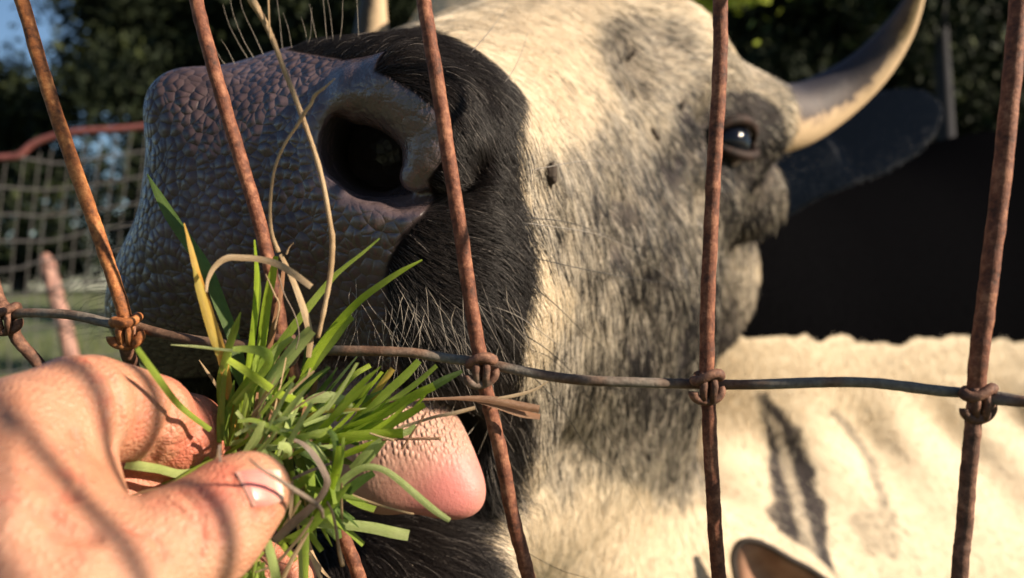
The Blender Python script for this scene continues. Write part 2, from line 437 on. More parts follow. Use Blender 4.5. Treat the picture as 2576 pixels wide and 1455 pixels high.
MOTTLE = [  # px, py, radius, how many dark hairs
    (1935, 460, 60, .85), (1900, 560, 60, .85), (1830, 600, 40, .75), (1820, 860, 50, .85), (1550, 640, 35, .95), (1690, 410, 40, .97), (1540, 100, 30, .5), (1480, 520, 30, .7), (1620, 700, 30, .8),
    (1600, 110, 70, .55), (1590, 200, 50, .55), (1700, 130, 60, .6), (1640, 250, 60, .4), (1740, 330, 50, .9), (1660, 440, 60, .97), (1560, 540, 55, .85), (1700, 500, 50, .6), (1560, 420, 90, .5),
    (1450, 400, 100, .5), (1400, 560, 60, .45), (1500, 680, 100, .6), (1640, 620, 90, .65), (1740, 650, 80, .72), (1800, 760, 70, .8), (1700, 820, 120, .82), (1580, 820, 100, .65), (1480, 820, 70, .4),
    (1600, 960, 100, .75), (1700, 1020, 90, .8), (1480, 1000, 90, .6), (1420, 1080, 70, .55), (1600, 1120, 80, .65), (1700, 1180, 70, .5), (1400, 1200, 60, .4), (1380, 1330, 60, .25), (1830, 220, 70, .55), (1900, 260, 60, .6),
    (1890, 420, 60, .92), (1850, 520, 70, .75), (1920, 330, 45, .9), (1840, 350, 75, 1.0), (1800, 440, 40, .8), (1950, 200, 50, .4), (1750, 240, 50, .6), (1680, 370, 35, .5)]
CREAMS = [(1300, 150, 110), (1250, 260, 50), (1400, 300, 60), (1380, 720, 60), (1450, 1300, 110), (1340, 640, 30), (1620, 1330, 100)]
def coat(p, jit=0.0):
    """dark share 0..1 per point, black mask (muzzle hair, ear, painted neck shadow), bare muzzle mask"""
    pm, q, far = near_side(p)
    x, y = project(pm); jr = np.random.default_rng(77); jx = jr.normal(size=len(p))*jit; jy = jr.normal(size=len(p))*jit; wob = (fnoise(p, 45)-.5)*50; wob2 = (fnoise(p+5, 70)-.5)*40
    head = (q[:, 1] < .52) & (p[:, 1] < .62) & (p[:, 0] < .32)
    dark = np.full(len(p), .04); ws = np.full(len(p), .5)
    for a, b, r, v in MOTTLE:
        g = np.exp(-((x-a+wob)**2+(y-b+wob2)**2)/(r*r)); dark = dark+g*v*2.0; ws = ws+g*2.0
    for a, b, r in CREAMS:
        g = np.exp(-((x-a+wob)**2+(y-b+wob2)**2)/(r*r)); ws = ws+g*2.0
    dk = dark/ws; dk = np.clip(dk*1.35+(fnoise(p, 60)-.5)*.5*(dk > .1)*1.0, 0, 1); dk = np.where(head, dk, .04)
    blk = head & (inpoly(x+wob*.25+jx, y+wob2*.25+jy, BLACK)) & (q[:, 1] < .12)
    blk |= head & (q[:, 1] < .050) & ((q[:, 0] < .035) | (x < 1300))
    ed = (x-1865+wob*.5)**2/115**2+(y-350+wob2*.5)**2/125**2; dk = np.where(head & (ed < 1), .98, dk)
    # neck: shadow painted as black coat above, cream folds below
    zz = p[:, 2]+.012*(vnoise(p, 40)-.5)+.03*(vnoise(p, 9)-.5)
    neck = ~head
    bx, by = project(p)
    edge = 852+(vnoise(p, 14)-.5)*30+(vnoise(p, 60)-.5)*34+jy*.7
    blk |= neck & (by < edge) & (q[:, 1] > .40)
    # dark stripe down the neck fold
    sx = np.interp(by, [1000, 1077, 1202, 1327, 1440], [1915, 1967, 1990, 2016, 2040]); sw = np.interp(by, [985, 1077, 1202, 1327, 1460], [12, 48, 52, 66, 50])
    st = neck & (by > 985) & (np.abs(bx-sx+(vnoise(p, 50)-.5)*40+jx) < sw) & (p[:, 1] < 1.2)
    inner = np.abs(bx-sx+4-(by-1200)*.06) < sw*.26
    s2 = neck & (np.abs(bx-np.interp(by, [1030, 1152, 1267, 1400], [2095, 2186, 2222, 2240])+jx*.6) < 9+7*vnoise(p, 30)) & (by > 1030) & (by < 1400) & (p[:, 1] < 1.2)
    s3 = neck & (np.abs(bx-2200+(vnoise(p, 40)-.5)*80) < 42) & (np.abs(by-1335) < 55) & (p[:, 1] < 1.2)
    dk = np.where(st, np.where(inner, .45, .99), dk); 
    dk = np.where(neck & ~st, .03+.4*np.clip(fnoise(p*np.array([1, 1, .5]), 22)-.6, 0, 1)*2, dk)
    dk = np.where(s2 & ~st, .55, dk); dk = np.where(s3 & ~st, .35, dk)
    ear = np.linalg.norm((p-EARB)-np.clip((p-EARB)@(EART-EARB)/np.dot(EART-EARB, EART-EARB), 0, 1.1)[:, None]*(EART-EARB), axis=1) < .042
    ear &= (bx > 1960+60*(vnoise(p, 60)-.5)) & (by > 120)
    blk |= ear
    pad = (q[:, 1] < .075) & (q[:, 2] > -.052) & inpoly(np.where(far, 0, x)+np.where(far, 500, 0), np.where(far, np.clip(y, 200, 800), y), PAD)
    pad |= (q[:, 1] < .052) & (np.abs(q[:, 0]) < .04) & (q[:, 2] > -.045) & (q[:, 2] < .035)
    pad &= ~((q[:, 2] > .028) & (q[:, 1] > .045))
    pad &= ~((q[:, 0] < 0) & (q[:, 1] > .045))
    return dk, blk, pad

gX = axis_coords([(-.16, -.135, .003), (-.135, .02, .0014), (.02, .18, .0024), (.18, .34, .004), (.34, .8, .008), (.8, 2.3, .02)])
gY = axis_coords([(.14, .30, .0014), (.30, .50, .0024), (.50, .8, .004), (.8, 1.3, .009), (1.3, 2.5, .02)])
gZ = axis_coords([(-1.16, -.6, .02), (-.6, -.3, .009), (-.3, -.14, .004), (-.14, .07, .0014), (.07, .26, .003), (.26, .45, .006)])
cV, cQ = solidify(cow, gX, gY, gZ)
def refine(f, V, Q, sel):
    """split the chosen quads into four and lay the new corners on the surface"""
    q = Q[sel]; E = np.concatenate([np.sort(q[:, [i, (i+1) % 4]], 1) for i in range(4)]); key = E[:, 0].astype(np.int64)*len(V)+E[:, 1]
    uk, inv, cnt = np.unique(key, return_inverse=True, return_counts=True); inv = inv.reshape(4, -1).T
    mid = (V[uk//len(V)]+V[uk % len(V)])/2; cen = V[q].mean(1); n0 = len(V); m = inv+n0; c = np.arange(len(q))+n0+len(mid)
    new = np.concatenate([mid, cen]); free = np.concatenate([cnt == 2, np.ones(len(cen), bool)])
    for _ in range(2):
        f0 = f(new); g = np.stack([f(new+np.eye(3)[k]*2e-4)-f0 for k in range(3)], 1)/2e-4; st = np.clip(-f0/np.maximum((g*g).sum(1), .2), -.0005, .0005); new = new+g*(st*free)[:, None]
    nq = np.concatenate([np.stack([q[:, i], m[:, i], c, m[:, i-1]], 1) for i in range(4)])
    return np.concatenate([V, new]), np.concatenate([Q[~sel], nq])
for rep_ in range(1):
    pc_ = cV[cQ].mean(1); sel_ = (pc_[:, 1] < .275) & (pc_[:, 0] > -.14) & (pc_[:, 0] < .03) & (pc_[:, 2] > -.03)
    cV, cQ = refine(cow, cV, cQ, sel_)
pc_ = cV[cQ].mean(1); sel_ = (np.abs(pc_-HOLE[1]) < np.array([.035, .035, .030])).all(1); cV, cQ = refine(cow, cV, cQ, sel_)
m_cow, nt, b = newmat('cow_hide')
at = N_(nt, 'ShaderNodeAttribute', attribute_name='coat'); wet = N_(nt, 'ShaderNodeAttribute', attribute_name='bare')
co = coords(nt)
warp = noise(nt, 90, 2, .5, co); wv = N_(nt, 'ShaderNodeVectorMath', operation='MULTIPLY_ADD')
nt.links.new(warp.outputs['Color'], wv.inputs[0]); wv.inputs[1].default_value = (.002, .002, .002); nt.links.new(co, wv.inputs[2])
vo = N_(nt, 'ShaderNodeTexVoronoi', feature='F1'); vo.inputs['Scale'].default_value = 335
nt.links.new(wv.outputs[0], vo.inputs['Vector'])
ve = N_(nt, 'ShaderNodeTexVoronoi', feature='DISTANCE_TO_EDGE'); ve.inputs['Scale'].default_value = 335; nt.links.new(wv.outputs[0], ve.inputs['Vector'])
gr = ramp(nt, ve.outputs['Distance'], [(0, (0, 0, 0)), (.05, (.45, .45, .45)), (.11, (.88, .88, .88)), (.16, (1, 1, 1))]); gr.color_ramp.interpolation = 'B_SPLINE'
fine = noise(nt, 1500, 3, .6, co)
f1 = math_(nt, 'MULTIPLY', vo.outputs['Distance'], 1.4)
dome = math_(nt, 'POWER', .30, math_(nt, 'MULTIPLY', f1, f1))
h = math_(nt, 'ADD', math_(nt, 'ADD', math_(nt, 'MULTIPLY', gr.outputs[0], .16), math_(nt, 'MULTIPLY', dome, 1.0)), math_(nt, 'MULTIPLY', fine.outputs[0], .10))
amp = ramp(nt, noise(nt, 28, 2, .5, co).outputs[0], [(.35, (.45, .45, .45)), (.62, (1, 1, 1))])
smo = N_(nt, 'ShaderNodeAttribute', attribute_name='slick')
hm = math_(nt, 'MULTIPLY', math_(nt, 'MULTIPLY', math_(nt, 'MULTIPLY', h, wet.outputs['Fac']), amp.outputs[0]), math_(nt, 'SUBTRACT', 1.0, math_(nt, 'MINIMUM', math_(nt, 'MULTIPLY', smo.outputs['Fac'], .75), .97)))
hm = math_(nt, 'ADD', hm, math_(nt, 'MULTIPLY', math_(nt, 'MULTIPLY', noise(nt, 700, 3, .6, co).outputs[0], smo.outputs['Fac']), .30))
nrm = bump(nt, hm, 1.0, .0011)
tone = ramp(nt, noise(nt, 45, 4, .6, co).outputs[0], [(.3, (.048, .030, .031)), (.5, (.078, .051, .053)), (.7, (.128, .090, .095))])
padc = mixc(nt, math_(nt, 'ADD', .45, math_(nt, 'MULTIPLY', dome, .55)), (.045, .032, .032), tone.outputs[0])
hc = mixc(nt, .55, at.outputs['Color'], (.05, .04, .035), 'MULTIPLY')
col = mixc(nt, wet.outputs['Fac'], at.outputs['Color'], mixc(nt, math_(nt, 'MULTIPLY', smo.outputs['Fac'], .6), padc, mixc(nt, noise(nt, 200, 4, .6, co).outputs[0], (.05, .034, .036), (.125, .095, .10))))
nt.links.new(col, b.inputs['Base Color'])
wr = ramp(nt, noise(nt, 130, 3, .6, co).outputs[0], [(.42, (.45, .45, .45)), (.62, (.24, .24, .24))])
gls = N_(nt, 'ShaderNodeAttribute', attribute_name='gloss'); gmx = math_(nt, 'MAXIMUM', gls.outputs['Fac'], smo.outputs['Fac'])
nt.links.new(mixc(nt, gmx, mixc(nt, wet.outputs['Fac'], (.8, .8, .8), wr.outputs[0]), (.24, .24, .24)), b.inputs['Roughness'])
nt.links.new(mixc(nt, wet.outputs['Fac'], (.0, .0, .0), mixc(nt, gmx, (.38, .38, .38), (.95, .95, .95))), b.inputs['Specular IOR Level'])
nt.links.new(nrm, b.inputs['Normal'])
CREAM = np.array([.66, .55, .40]); DARKC = np.array([.035, .03, .03]); GREYW = np.array([.50, .46, .40])
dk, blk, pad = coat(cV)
base = CREAM*(1-dk[:, None])*(.8)+DARKC*dk[:, None]*1.2
base[blk] = (.010, .008, .008)
qv = (cV-M0)@HM; base[blk & (qv[:, 1] > .15)] = (.002, .002, .0024)  # neck shadow laid into the hide colour
base[blk & (qv[:, 1] > .15) & (np.linalg.norm((cV-EARB)-np.clip((cV-EARB)@(EART-EARB)/np.dot(EART-EARB, EART-EARB), 0, 1.1)[:, None]*(EART-EARB), axis=1) < .042)] = (.0022, .0034, .006)  # dark ear, sky-blue shade mixed into its base colour
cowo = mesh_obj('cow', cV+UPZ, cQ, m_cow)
cowo.cycles.shadow_terminator_offset = .05; cowo.cycles.shadow_terminator_geometry_offset = .2
tag(cowo, 'cream and grey horned cow with black muzzle and tongue out reaching for the held grass', 'cow')
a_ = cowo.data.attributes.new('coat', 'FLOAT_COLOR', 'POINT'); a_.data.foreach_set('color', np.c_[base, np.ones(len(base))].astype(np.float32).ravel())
pf = pad.astype(np.float32)
e = np.concatenate([cQ[:, [0, 1]], cQ[:, [1, 2]]])
for _ in range(3):
    sm = np.zeros(len(cV)); ct = np.zeros(len(cV))
    for x_, y_ in ((0, 1), (1, 0)):
        np.add.at(sm, e[:, x_], pf[e[:, y_]]); np.add.at(ct, e[:, x_], 1)
    pf = (.4*pf+.6*sm/np.maximum(ct, 1)).astype(np.float32)
a_ = cowo.data.attributes.new('bare', 'FLOAT', 'POINT'); a_.data.foreach_set('value', pf)
nw = (np.abs(cV-HOLE[1]) < .06).all(1); sk = np.zeros(len(cV), np.float32)
gl = np.exp(-np.maximum(chain(cV, [on(740, 330, 0), on(800, 430, 0), on(850, 520, 0), on(960, 590, 0), on(1020, 560, 0)], [.001]*5), 0)**2/.011**2)*pf
a_ = cowo.data.attributes.new('gloss', 'FLOAT', 'POINT'); a_.data.foreach_set('value', gl.astype(np.float32))
sk[nw] = np.clip(1.25-np.maximum(np.minimum(chain(cV[nw], WING, WING_R), np.minimum(chain(cV[nw], HOLE, [.010]*3), chain(cV[nw], SLIT, SLIT_R))), 0)/.006, 0, 1)*pf[nw]
a_ = cowo.data.attributes.new('slick', 'FLOAT', 'POINT'); a_.data.foreach_set('value', sk)

# fur -------------------------------------------------------------
GUIDE = [  # px, py, direction of the lie of the hair in the picture
    (1000, 100, 1, -.1), (1130, 150, 1, .3), (1200, 250, .5, 1), (1180, 560, 1, -.15), (1280, 560, .8, .6), (1150, 700, 1, .15), (1280, 760, .7, .9), (1050, 800, .5, 1), (1200, 900, .5, 1), (1300, 1000, .2, 1), (1250, 1150, .4, 1),
    (1100, 1330, .7, .8), (900, 1400, .3, 1), (1250, 1280, 1, .2), (1300, 130, .8, .5), (1350, 250, .5, 1), (1450, 200, .5, .9), (1550, 150, -.2, 1), (1400, 450, .35, 1), (1500, 600, .3, 1), (1420, 800, .3, 1), (1600, 300, .9, .9), (1680, 150, .8, -.5), (1760, 100, 1, -.3),
    (1720, 250, .6, .3), (1650, 500, .15, 1), (1700, 700, .2, 1), (1800, 650, .1, 1), (1650, 900, .15, 1), (1500, 1000, .3, 1), (1420, 1200, -.2, 1), (1650, 1200, .1, 1), (1500, 1400, -.25, 1), (1850, 250, 1, .1), (1930, 280, 1, .3), (1880, 450, .7, 1), (1900, 520, .3, 1),
    (2000, 900, .3, 1), (2300, 900, .1, 1), (2000, 1200, .3, 1), (2300, 1200, .4, 1), (2500, 1000, .4, 1), (2200, 600, .6, 1)]
def lie(p, nrm_):
    pm, q, far = near_side(p); x, y = project(pm)
    vx = np.zeros(len(p)); vy = np.zeros(len(p)); W = np.zeros(len(p))+1e-9
    for a, b_, dx, dy in GUIDE:
        l = math.hypot(dx, dy); g = 1/((x-a)**2+(y-b_)**2+2500)**1.5*1e8; vx += g*dx/l; vy += g*dy/l; W += g
    vx /= W; vy /= W
    v = np.stack([vx, .25+0*vx, -vy], 1)
    qh = v@HM; qh[far, 0] *= -1; v = qh@HM.T
    v = v-nrm_*(v*nrm_).sum(1)[:, None]; v /= np.linalg.norm(v, axis=1)[:, None]+1e-9
    return v
tri = np.concatenate([cQ[:, [0, 1, 2]], cQ[:, [0, 2, 3]]]); A_, B_, C_ = cV[tri[:, 0]], cV[tri[:, 1]], cV[tri[:, 2]]
cr = np.cross(B_-A_, C_-A_); area = np.linalg.norm(cr, axis=1)/2; fn = cr/(2*area[:, None]+1e-15); cen = (A_+B_+C_)/3
tx, ty = project(cen); vd = cen/np.linalg.norm(cen, axis=1)[:, None]; facing = -(fn*vd).sum(1)
inview = (tx > -150) & (tx < 2750) & (ty > -150) & (ty < 1600) & (facing > -.25)
wgt = area/np.maximum(cen[:, 1], .18)**1.7*np.where(inview, 1, .05)*(cen[:, 1] < 1.4); wgt[(cen[:, 1] > 1.0)] *= .4
padt = pad[tri].all(1); wgt[padt] = 0
qc = (cen-M0)@HM; wgt[blk[tri[:, 0]] & (qc[:, 1] < .15)] *= 2.0
NH = 330000
pick = rng.choice(len(tri), NH, p=wgt/wgt.sum()); r1 = np.sqrt(rng.random(NH)); r2 = rng.random(NH)
root = (1-r1)[:, None]*A_[pick]+(r1*(1-r2))[:, None]*B_[pick]+(r1*r2)[:, None]*C_[pick]
nr = fn[pick]
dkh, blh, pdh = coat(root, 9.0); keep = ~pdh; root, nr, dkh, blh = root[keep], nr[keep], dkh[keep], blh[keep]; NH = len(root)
qh = (root-M0)@HM; onhead = (qh[:, 1] < .5) & (root[:, 1] < .6)
mz = blh & (qh[:, 1] < .15)
ln = np.where(mz, .0050, np.where(onhead, .0064, .0055))*(.6+.8*rng.random(NH))
chin = mz & (qh[:, 2] < -.055); ln[chin] *= 2.0
ear = blh & ~mz; ln[ear] *= .5; earp = ear & (np.linalg.norm((root-EARB)-np.clip((root-EARB)@(EART-EARB)/np.dot(EART-EARB, EART-EARB), 0, 1.1)[:, None]*(EART-EARB), axis=1) < .045); ln[earp] = .0022
v = lie(root, nr); n1 = (np.stack([fnoise(root+k*3.3, 130, 2) for k in range(3)], 1)-.5)*1.6; n2 = (rng.random((NH, 3))-.5)*.45
v = v+n1*np.where(mz, .3, np.where(onhead, .8, .35))[:, None]+n2; v -= nr*(v*nr).sum(1)[:, None]; v /= np.linalg.norm(v, axis=1)[:, None]+1e-9
lift = np.where(mz, .55, .28)*(.5+rng.random(NH))
KP = 4; pts = np.zeros((NH, KP, 3))
for k in range(KP):
    t = k/(KP-1); pts[:, k] = root-nr*.0004+(v*(t*ln)[:, None]+nr*(lift*ln*(t-.55*t*t))[:, None]) + np.array([0, 0, -1.])*(.12*ln*t*t)[:, None]
clump = fnoise(root, 260, 2)
isdark = rng.random(NH) < np.clip(dkh*.95+(clump-.5)*.6*(dkh > .12), 0, 1)
hcol = np.where(isdark[:, None], np.array([.012, .0105, .011])*(.5+1.3*rng.random((NH, 1))), (CREAM*(.85+.35*rng.random((NH, 1)))+np.array([.05, .06, .07])*rng.random((NH, 1))))
greyish = (dkh > .35) & ~isdark; hcol[greyish] = hcol[greyish]*.45+GREYW*.42*(.8+.4*rng.random((greyish.sum(), 1)))
hcol[blh] = np.array([.014, .011, .010])*(.5+1.4*rng.random((blh.sum(), 1)))
nb_ = blh & ~mz; hcol[nb_] = np.array([.0012, .0012, .0015])  # near-black hair carries the painted shadow of the neck
eh = nb_ & (np.linalg.norm((root-EARB)-np.clip((root-EARB)@(EART-EARB)/np.dot(EART-EARB, EART-EARB), 0, 1.1)[:, None]*(EART-EARB), axis=1) < .042); hcol[eh] = (.011, .017, .030)  # ear hair: black with its bluish shade put into the colour
sil = mz & (rng.random(NH) < .03); hcol[sil] = (.22, .19, .17)
def hair_object(name, pts, r0, r1_, colr, mat, parent):
    n, k, _ = pts.shape; cu = D.hair_curves.new(name); cu.add_curves([k]*n)
    cu.points.foreach_set('position', (pts+UPZ).astype(np.float32).ravel())
    ra = cu.attributes.get('radius') or cu.attributes.new('radius', 'FLOAT', 'POINT')
    tt = np.linspace(0, 1, k)[None]; rr = (np.asarray(r0).reshape(-1, 1)*(1-tt)+np.asarray(r1_).reshape(-1, 1)*tt)*np.ones((n, 1))
    ra.data.foreach_set('value', rr.astype(np.float32).ravel())
    ca = cu.attributes.new('hcol', 'FLOAT_COLOR', 'CURVE'); ca.data.foreach_set('color', np.c_[colr, np.ones(n)].astype(np.float32).ravel())
    cu.materials.append(mat); o = D.objects.new(name, cu); C.objects.link(o); adopt(o, parent); return o
m_hair, nt, b = newmat('hair'); at = N_(nt, 'ShaderNodeAttribute', attribute_name='hcol'); nt.links.new(at.outputs['Color'], b.inputs['Base Color'])
b.inputs['Roughness'].default_value = .42
sh = N_(nt, 'ShaderNodeMapRange'); sh.inputs[1].default_value = .003; sh.inputs[2].default_value = .012; sh.inputs[4].default_value = .32; nt.links.new(at.outputs['Fac'], sh.inputs[0]); nt.links.new(sh.outputs[0], b.inputs['Specular IOR Level'])
rad = np.where(mz, .000062, np.clip(.00017*root[:, 1]/.4, .00010, .00045))
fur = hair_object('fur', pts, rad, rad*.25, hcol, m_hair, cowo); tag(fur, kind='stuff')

# horns, eye, tongue ------------------------------------------------
m_horn, nt, b = newmat('horn'); co = coords(nt)
hu = N_(nt, 'ShaderNodeAttribute', attribute_name='along')
mp = N_(nt, 'ShaderNodeMapping'); mp.inputs['Scale'].default_value = (60, 60, 60); nt.links.new(co, mp.inputs['Vector'])
nz = noise(nt, 1, 5, .65, mp.outputs[0], 1.5); nf = noise(nt, 500, 4, .7, co)
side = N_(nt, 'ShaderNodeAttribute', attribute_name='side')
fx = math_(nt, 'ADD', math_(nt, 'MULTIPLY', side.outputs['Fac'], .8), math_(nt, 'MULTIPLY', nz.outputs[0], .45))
r = ramp(nt, fx, [(.38, (.52, .38, .24)), (.47, (.36, .26, .17)), (.53, (.075, .058, .055)), (.85, (.028, .026, .034))])  # dark upper-left side: horn pattern plus shade put into the colour
nt.links.new(r.outputs[0], b.inputs['Base Color']); b.inputs['Roughness'].default_value = .6; b.inputs['Specular IOR Level'].default_value = .25
rg = math_(nt, 'SINE', math_(nt, 'MULTIPLY', hu.outputs['Fac'], 260.0))
nt.links.new(bump(nt, math_(nt, 'ADD', math_(nt, 'MULTIPLY', rg, .02), math_(nt, 'ADD', nf.outputs[0], nz.outputs[0])), .3, .0012), b.inputs['Normal'])
def horn(pts, label):
    pa = catmull(pts, 70); rr = catmull([[r_, 0, 0] for r_ in HORN_R], 70)[:, 0]; V, Fc = tube(pa, np.maximum(rr, .0006), 28)
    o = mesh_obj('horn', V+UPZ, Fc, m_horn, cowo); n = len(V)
    al = np.repeat(np.linspace(0, 1, 70), 28); a = o.data.attributes.new('along', 'FLOAT', 'POINT'); a.data.foreach_set('value', al.astype(np.float32))
    dv = (V-np.repeat(pa, 28, axis=0)); dv /= np.linalg.norm(dv, axis=1)[:, None]+1e-9
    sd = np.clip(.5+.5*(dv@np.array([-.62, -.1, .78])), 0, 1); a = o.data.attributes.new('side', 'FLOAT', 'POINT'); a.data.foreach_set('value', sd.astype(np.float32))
    return o
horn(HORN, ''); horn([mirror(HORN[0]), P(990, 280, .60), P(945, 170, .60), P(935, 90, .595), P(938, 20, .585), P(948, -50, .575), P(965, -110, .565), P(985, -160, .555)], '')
def sphere_mesh(c, r, nu=40, nv=24):
    V = []; Fc = []
    for i in range(nv+1):
        th = math.pi*i/nv
        for j in range(nu):
            ph = 2*math.pi*j/nu; V.append([c[0]+r*math.sin(th)*math.cos(ph), c[1]+r*math.sin(th)*math.sin(ph), c[2]+r*math.cos(th)])
    for i in range(nv):
        for j in range(nu):
            k = (j+1) % nu; Fc.append((i*nu+j, (i+1)*nu+j, (i+1)*nu+k, i*nu+k))
    return V, Fc
m_eye, nt, b = newmat('eyeball'); b.inputs['Base Color'].default_value = (.003, .0035, .006, 1); b.inputs['Roughness'].default_value = .06; b.inputs['Specular IOR Level'].default_value = .25
V, Fc = sphere_mesh(np.zeros(3), .0148); e_ = mesh_obj('eyeball', V, Fc, m_eye, cowo); 
EC = on(1818, 362, .0085); e_.location = tuple(EC+UPZ)
e2 = mesh_obj('eyeball', V, Fc, m_eye, cowo); e2.location = tuple(mirror(EC)+UPZ)
m_lid, nt, b = newmat('eyelid'); co = coords(nt)
r = ramp(nt, noise(nt, 300, 4, .6, co).outputs[0], [(.35, (.008, .005, .004)), (.66, (.035, .017, .012))]); nt.links.new(r.outputs[0], b.inputs['Base Color']); b.inputs['Roughness'].default_value = .7; b.inputs['Specular IOR Level'].default_value = .2
for c0 in (EC, mirror(EC)):
    vw = (c0-M0)@HM; out = np.array([np.sign(vw[0])*.75, -.62, 0.05])@HM.T; out /= np.linalg.norm(out)
    sx = np.cross(out, [0, 0, 1]); sx /= np.linalg.norm(sx); uz = np.cross(sx, out)
    for sgn, nm in ((1, 'upper'), (-1, 'lower')):
        a = np.linspace(-1.45, 1.45, 26)
        pp = [c0+out*(.0112*math.cos(t)+.0035)+sx*(.0175*math.sin(t))+uz*sgn*(.0108*math.cos(t)-.001) for t in a]
        V, Fc = tube(pp, .0014+.0016*np.cos(a), 12); mesh_obj('eyelid', V+UPZ, Fc, m_lid, cowo)

m_ton, nt, b = newmat('tongue'); co = coords(nt)
tm = N_(nt, 'ShaderNodeAttribute', attribute_name='tip'); pm_ = N_(nt, 'ShaderNodeAttribute', attribute_name='papillae')
n1 = noise(nt, 150, 6, .7, co)
r = ramp(nt, n1.outputs[0], [(.3, (.25, .155, .108)), (.5, (.34, .215, .152)), (.7, (.41, .28, .205))])
pk = mixc(nt, tm.outputs['Fac'], r.outputs[0], (.47, .165, .145))
dkr = N_(nt, 'ShaderNodeAttribute', attribute_name='root'); pk = mixc(nt, dkr.outputs['Fac'], pk, (.13, .07, .055))  # tongue root: shadow inside the mouth painted as darker colour
sp = ramp(nt, noise(nt, 520, 2, .4, co).outputs[0], [(.72, (0, 0, 0)), (.77, (1, 1, 1))]); pk = mixc(nt, math_(nt, 'MULTIPLY', sp.outputs[0], .6), pk, (.22, .09, .06))
vt = N_(nt, 'ShaderNodeTexVoronoi', feature='SMOOTH_F1'); vt.inputs['Scale'].default_value = 820; vt.inputs['Randomness'].default_value = .55; vt.inputs['Smoothness'].default_value = .3
mp = N_(nt, 'ShaderNodeMapping'); mp.inputs['Scale'].default_value = (1.0, 1.0, .62); mp.inputs['Rotation'].default_value = (0, R(25), 0); nt.links.new(co, mp.inputs['Vector']); nt.links.new(mp.outputs[0], vt.inputs['Vector'])
vr = ramp(nt, vt.outputs['Distance'], [(0, (1, 1, 1)), (.3, (.6, .6, .6)), (.6, (0, 0, 0))])
pk = mixc(nt, math_(nt, 'MULTIPLY', math_(nt, 'MULTIPLY', vr.outputs[0], pm_.outputs['Fac']), .55), pk, (.60, .43, .31))
nt.links.new(pk, b.inputs['Base Color']); b.inputs['Roughness'].default_value = .5; b.inputs['Specular IOR Level'].default_value = .3; b.inputs['Subsurface Weight'].default_value = .08
b.inputs['Subsurface Radius'].default_value = (.006, .002, .001); b.inputs['Subsurface Scale'].default_value = .5
hh = math_(nt, 'ADD', math_(nt, 'MULTIPLY', math_(nt, 'MULTIPLY', vr.outputs[0], pm_.outputs['Fac']), 1.0), math_(nt, 'MULTIPLY', noise(nt, 900, 3, .6, co).outputs[0], .15))
nt.links.new(bump(nt, hh, 1.0, .0009), b.inputs['Normal'])
TA = [P(760, 980, .245), P(900, 1030, .222), P(985, 1100, .212), P(1070, 1150, .209), P(1120, 1195, .209)]
def tongue(p):
    Rm = axis_matrix(P(1150, 1230, .209)-P(930, 1060, .216), (.25, -.9, .45))
    d = ell(p, P(1012, 1128, .2125), (.0212, .0140, .0066), Rm)
    d = smin(d, ell(p, P(1132, 1218, .2100), (.0098, .0068, .0052), Rm), .008)
    d = smin(d, ell(p, P(1040, 1092, .2125), (.013, .010, .0055), Rm), .008)
    d = smin(d, ell(p, P(935, 1190, .2125), (.012, .009, .007), Rm), .008)
    d = smin(d, cone(p, P(980, 1090, .216), P(860, 960, .262), .0125, .017), .010)
    return d
cx0 = P(1000, 1120, .21)
tV, tQ = solidify(tongue, axis_coords([(-.09, .02, .0009)]), axis_coords([(.195, .29, .0009)]), axis_coords([(-.075, .005, .0009)]))
to = mesh_obj('tongue', tV+UPZ, tQ, m_ton, cowo)
tx_, ty_ = project(tV)
def vattr(o, name, val): a = o.data.attributes.new(name, 'FLOAT', 'POINT'); a.data.foreach_set('value', np.clip(val, 0, 1).astype(np.float32))
vattr(to, 'tip', .9*np.exp(-((tx_-1110)**2+(ty_-1290)**2)/110**2)+.55*np.exp(-((tx_-1180)**2+(ty_-1190)**2)/75**2)+.18)
vattr(to, 'papillae', 1.0/(1+np.exp(((ty_-1135)+.10*(tx_-1000))/24.0)))
vattr(to, 'root', np.clip((tV[:, 1]-.212)/.02, 0, 1)*np.clip((1075-ty_)/60, 0, 1))

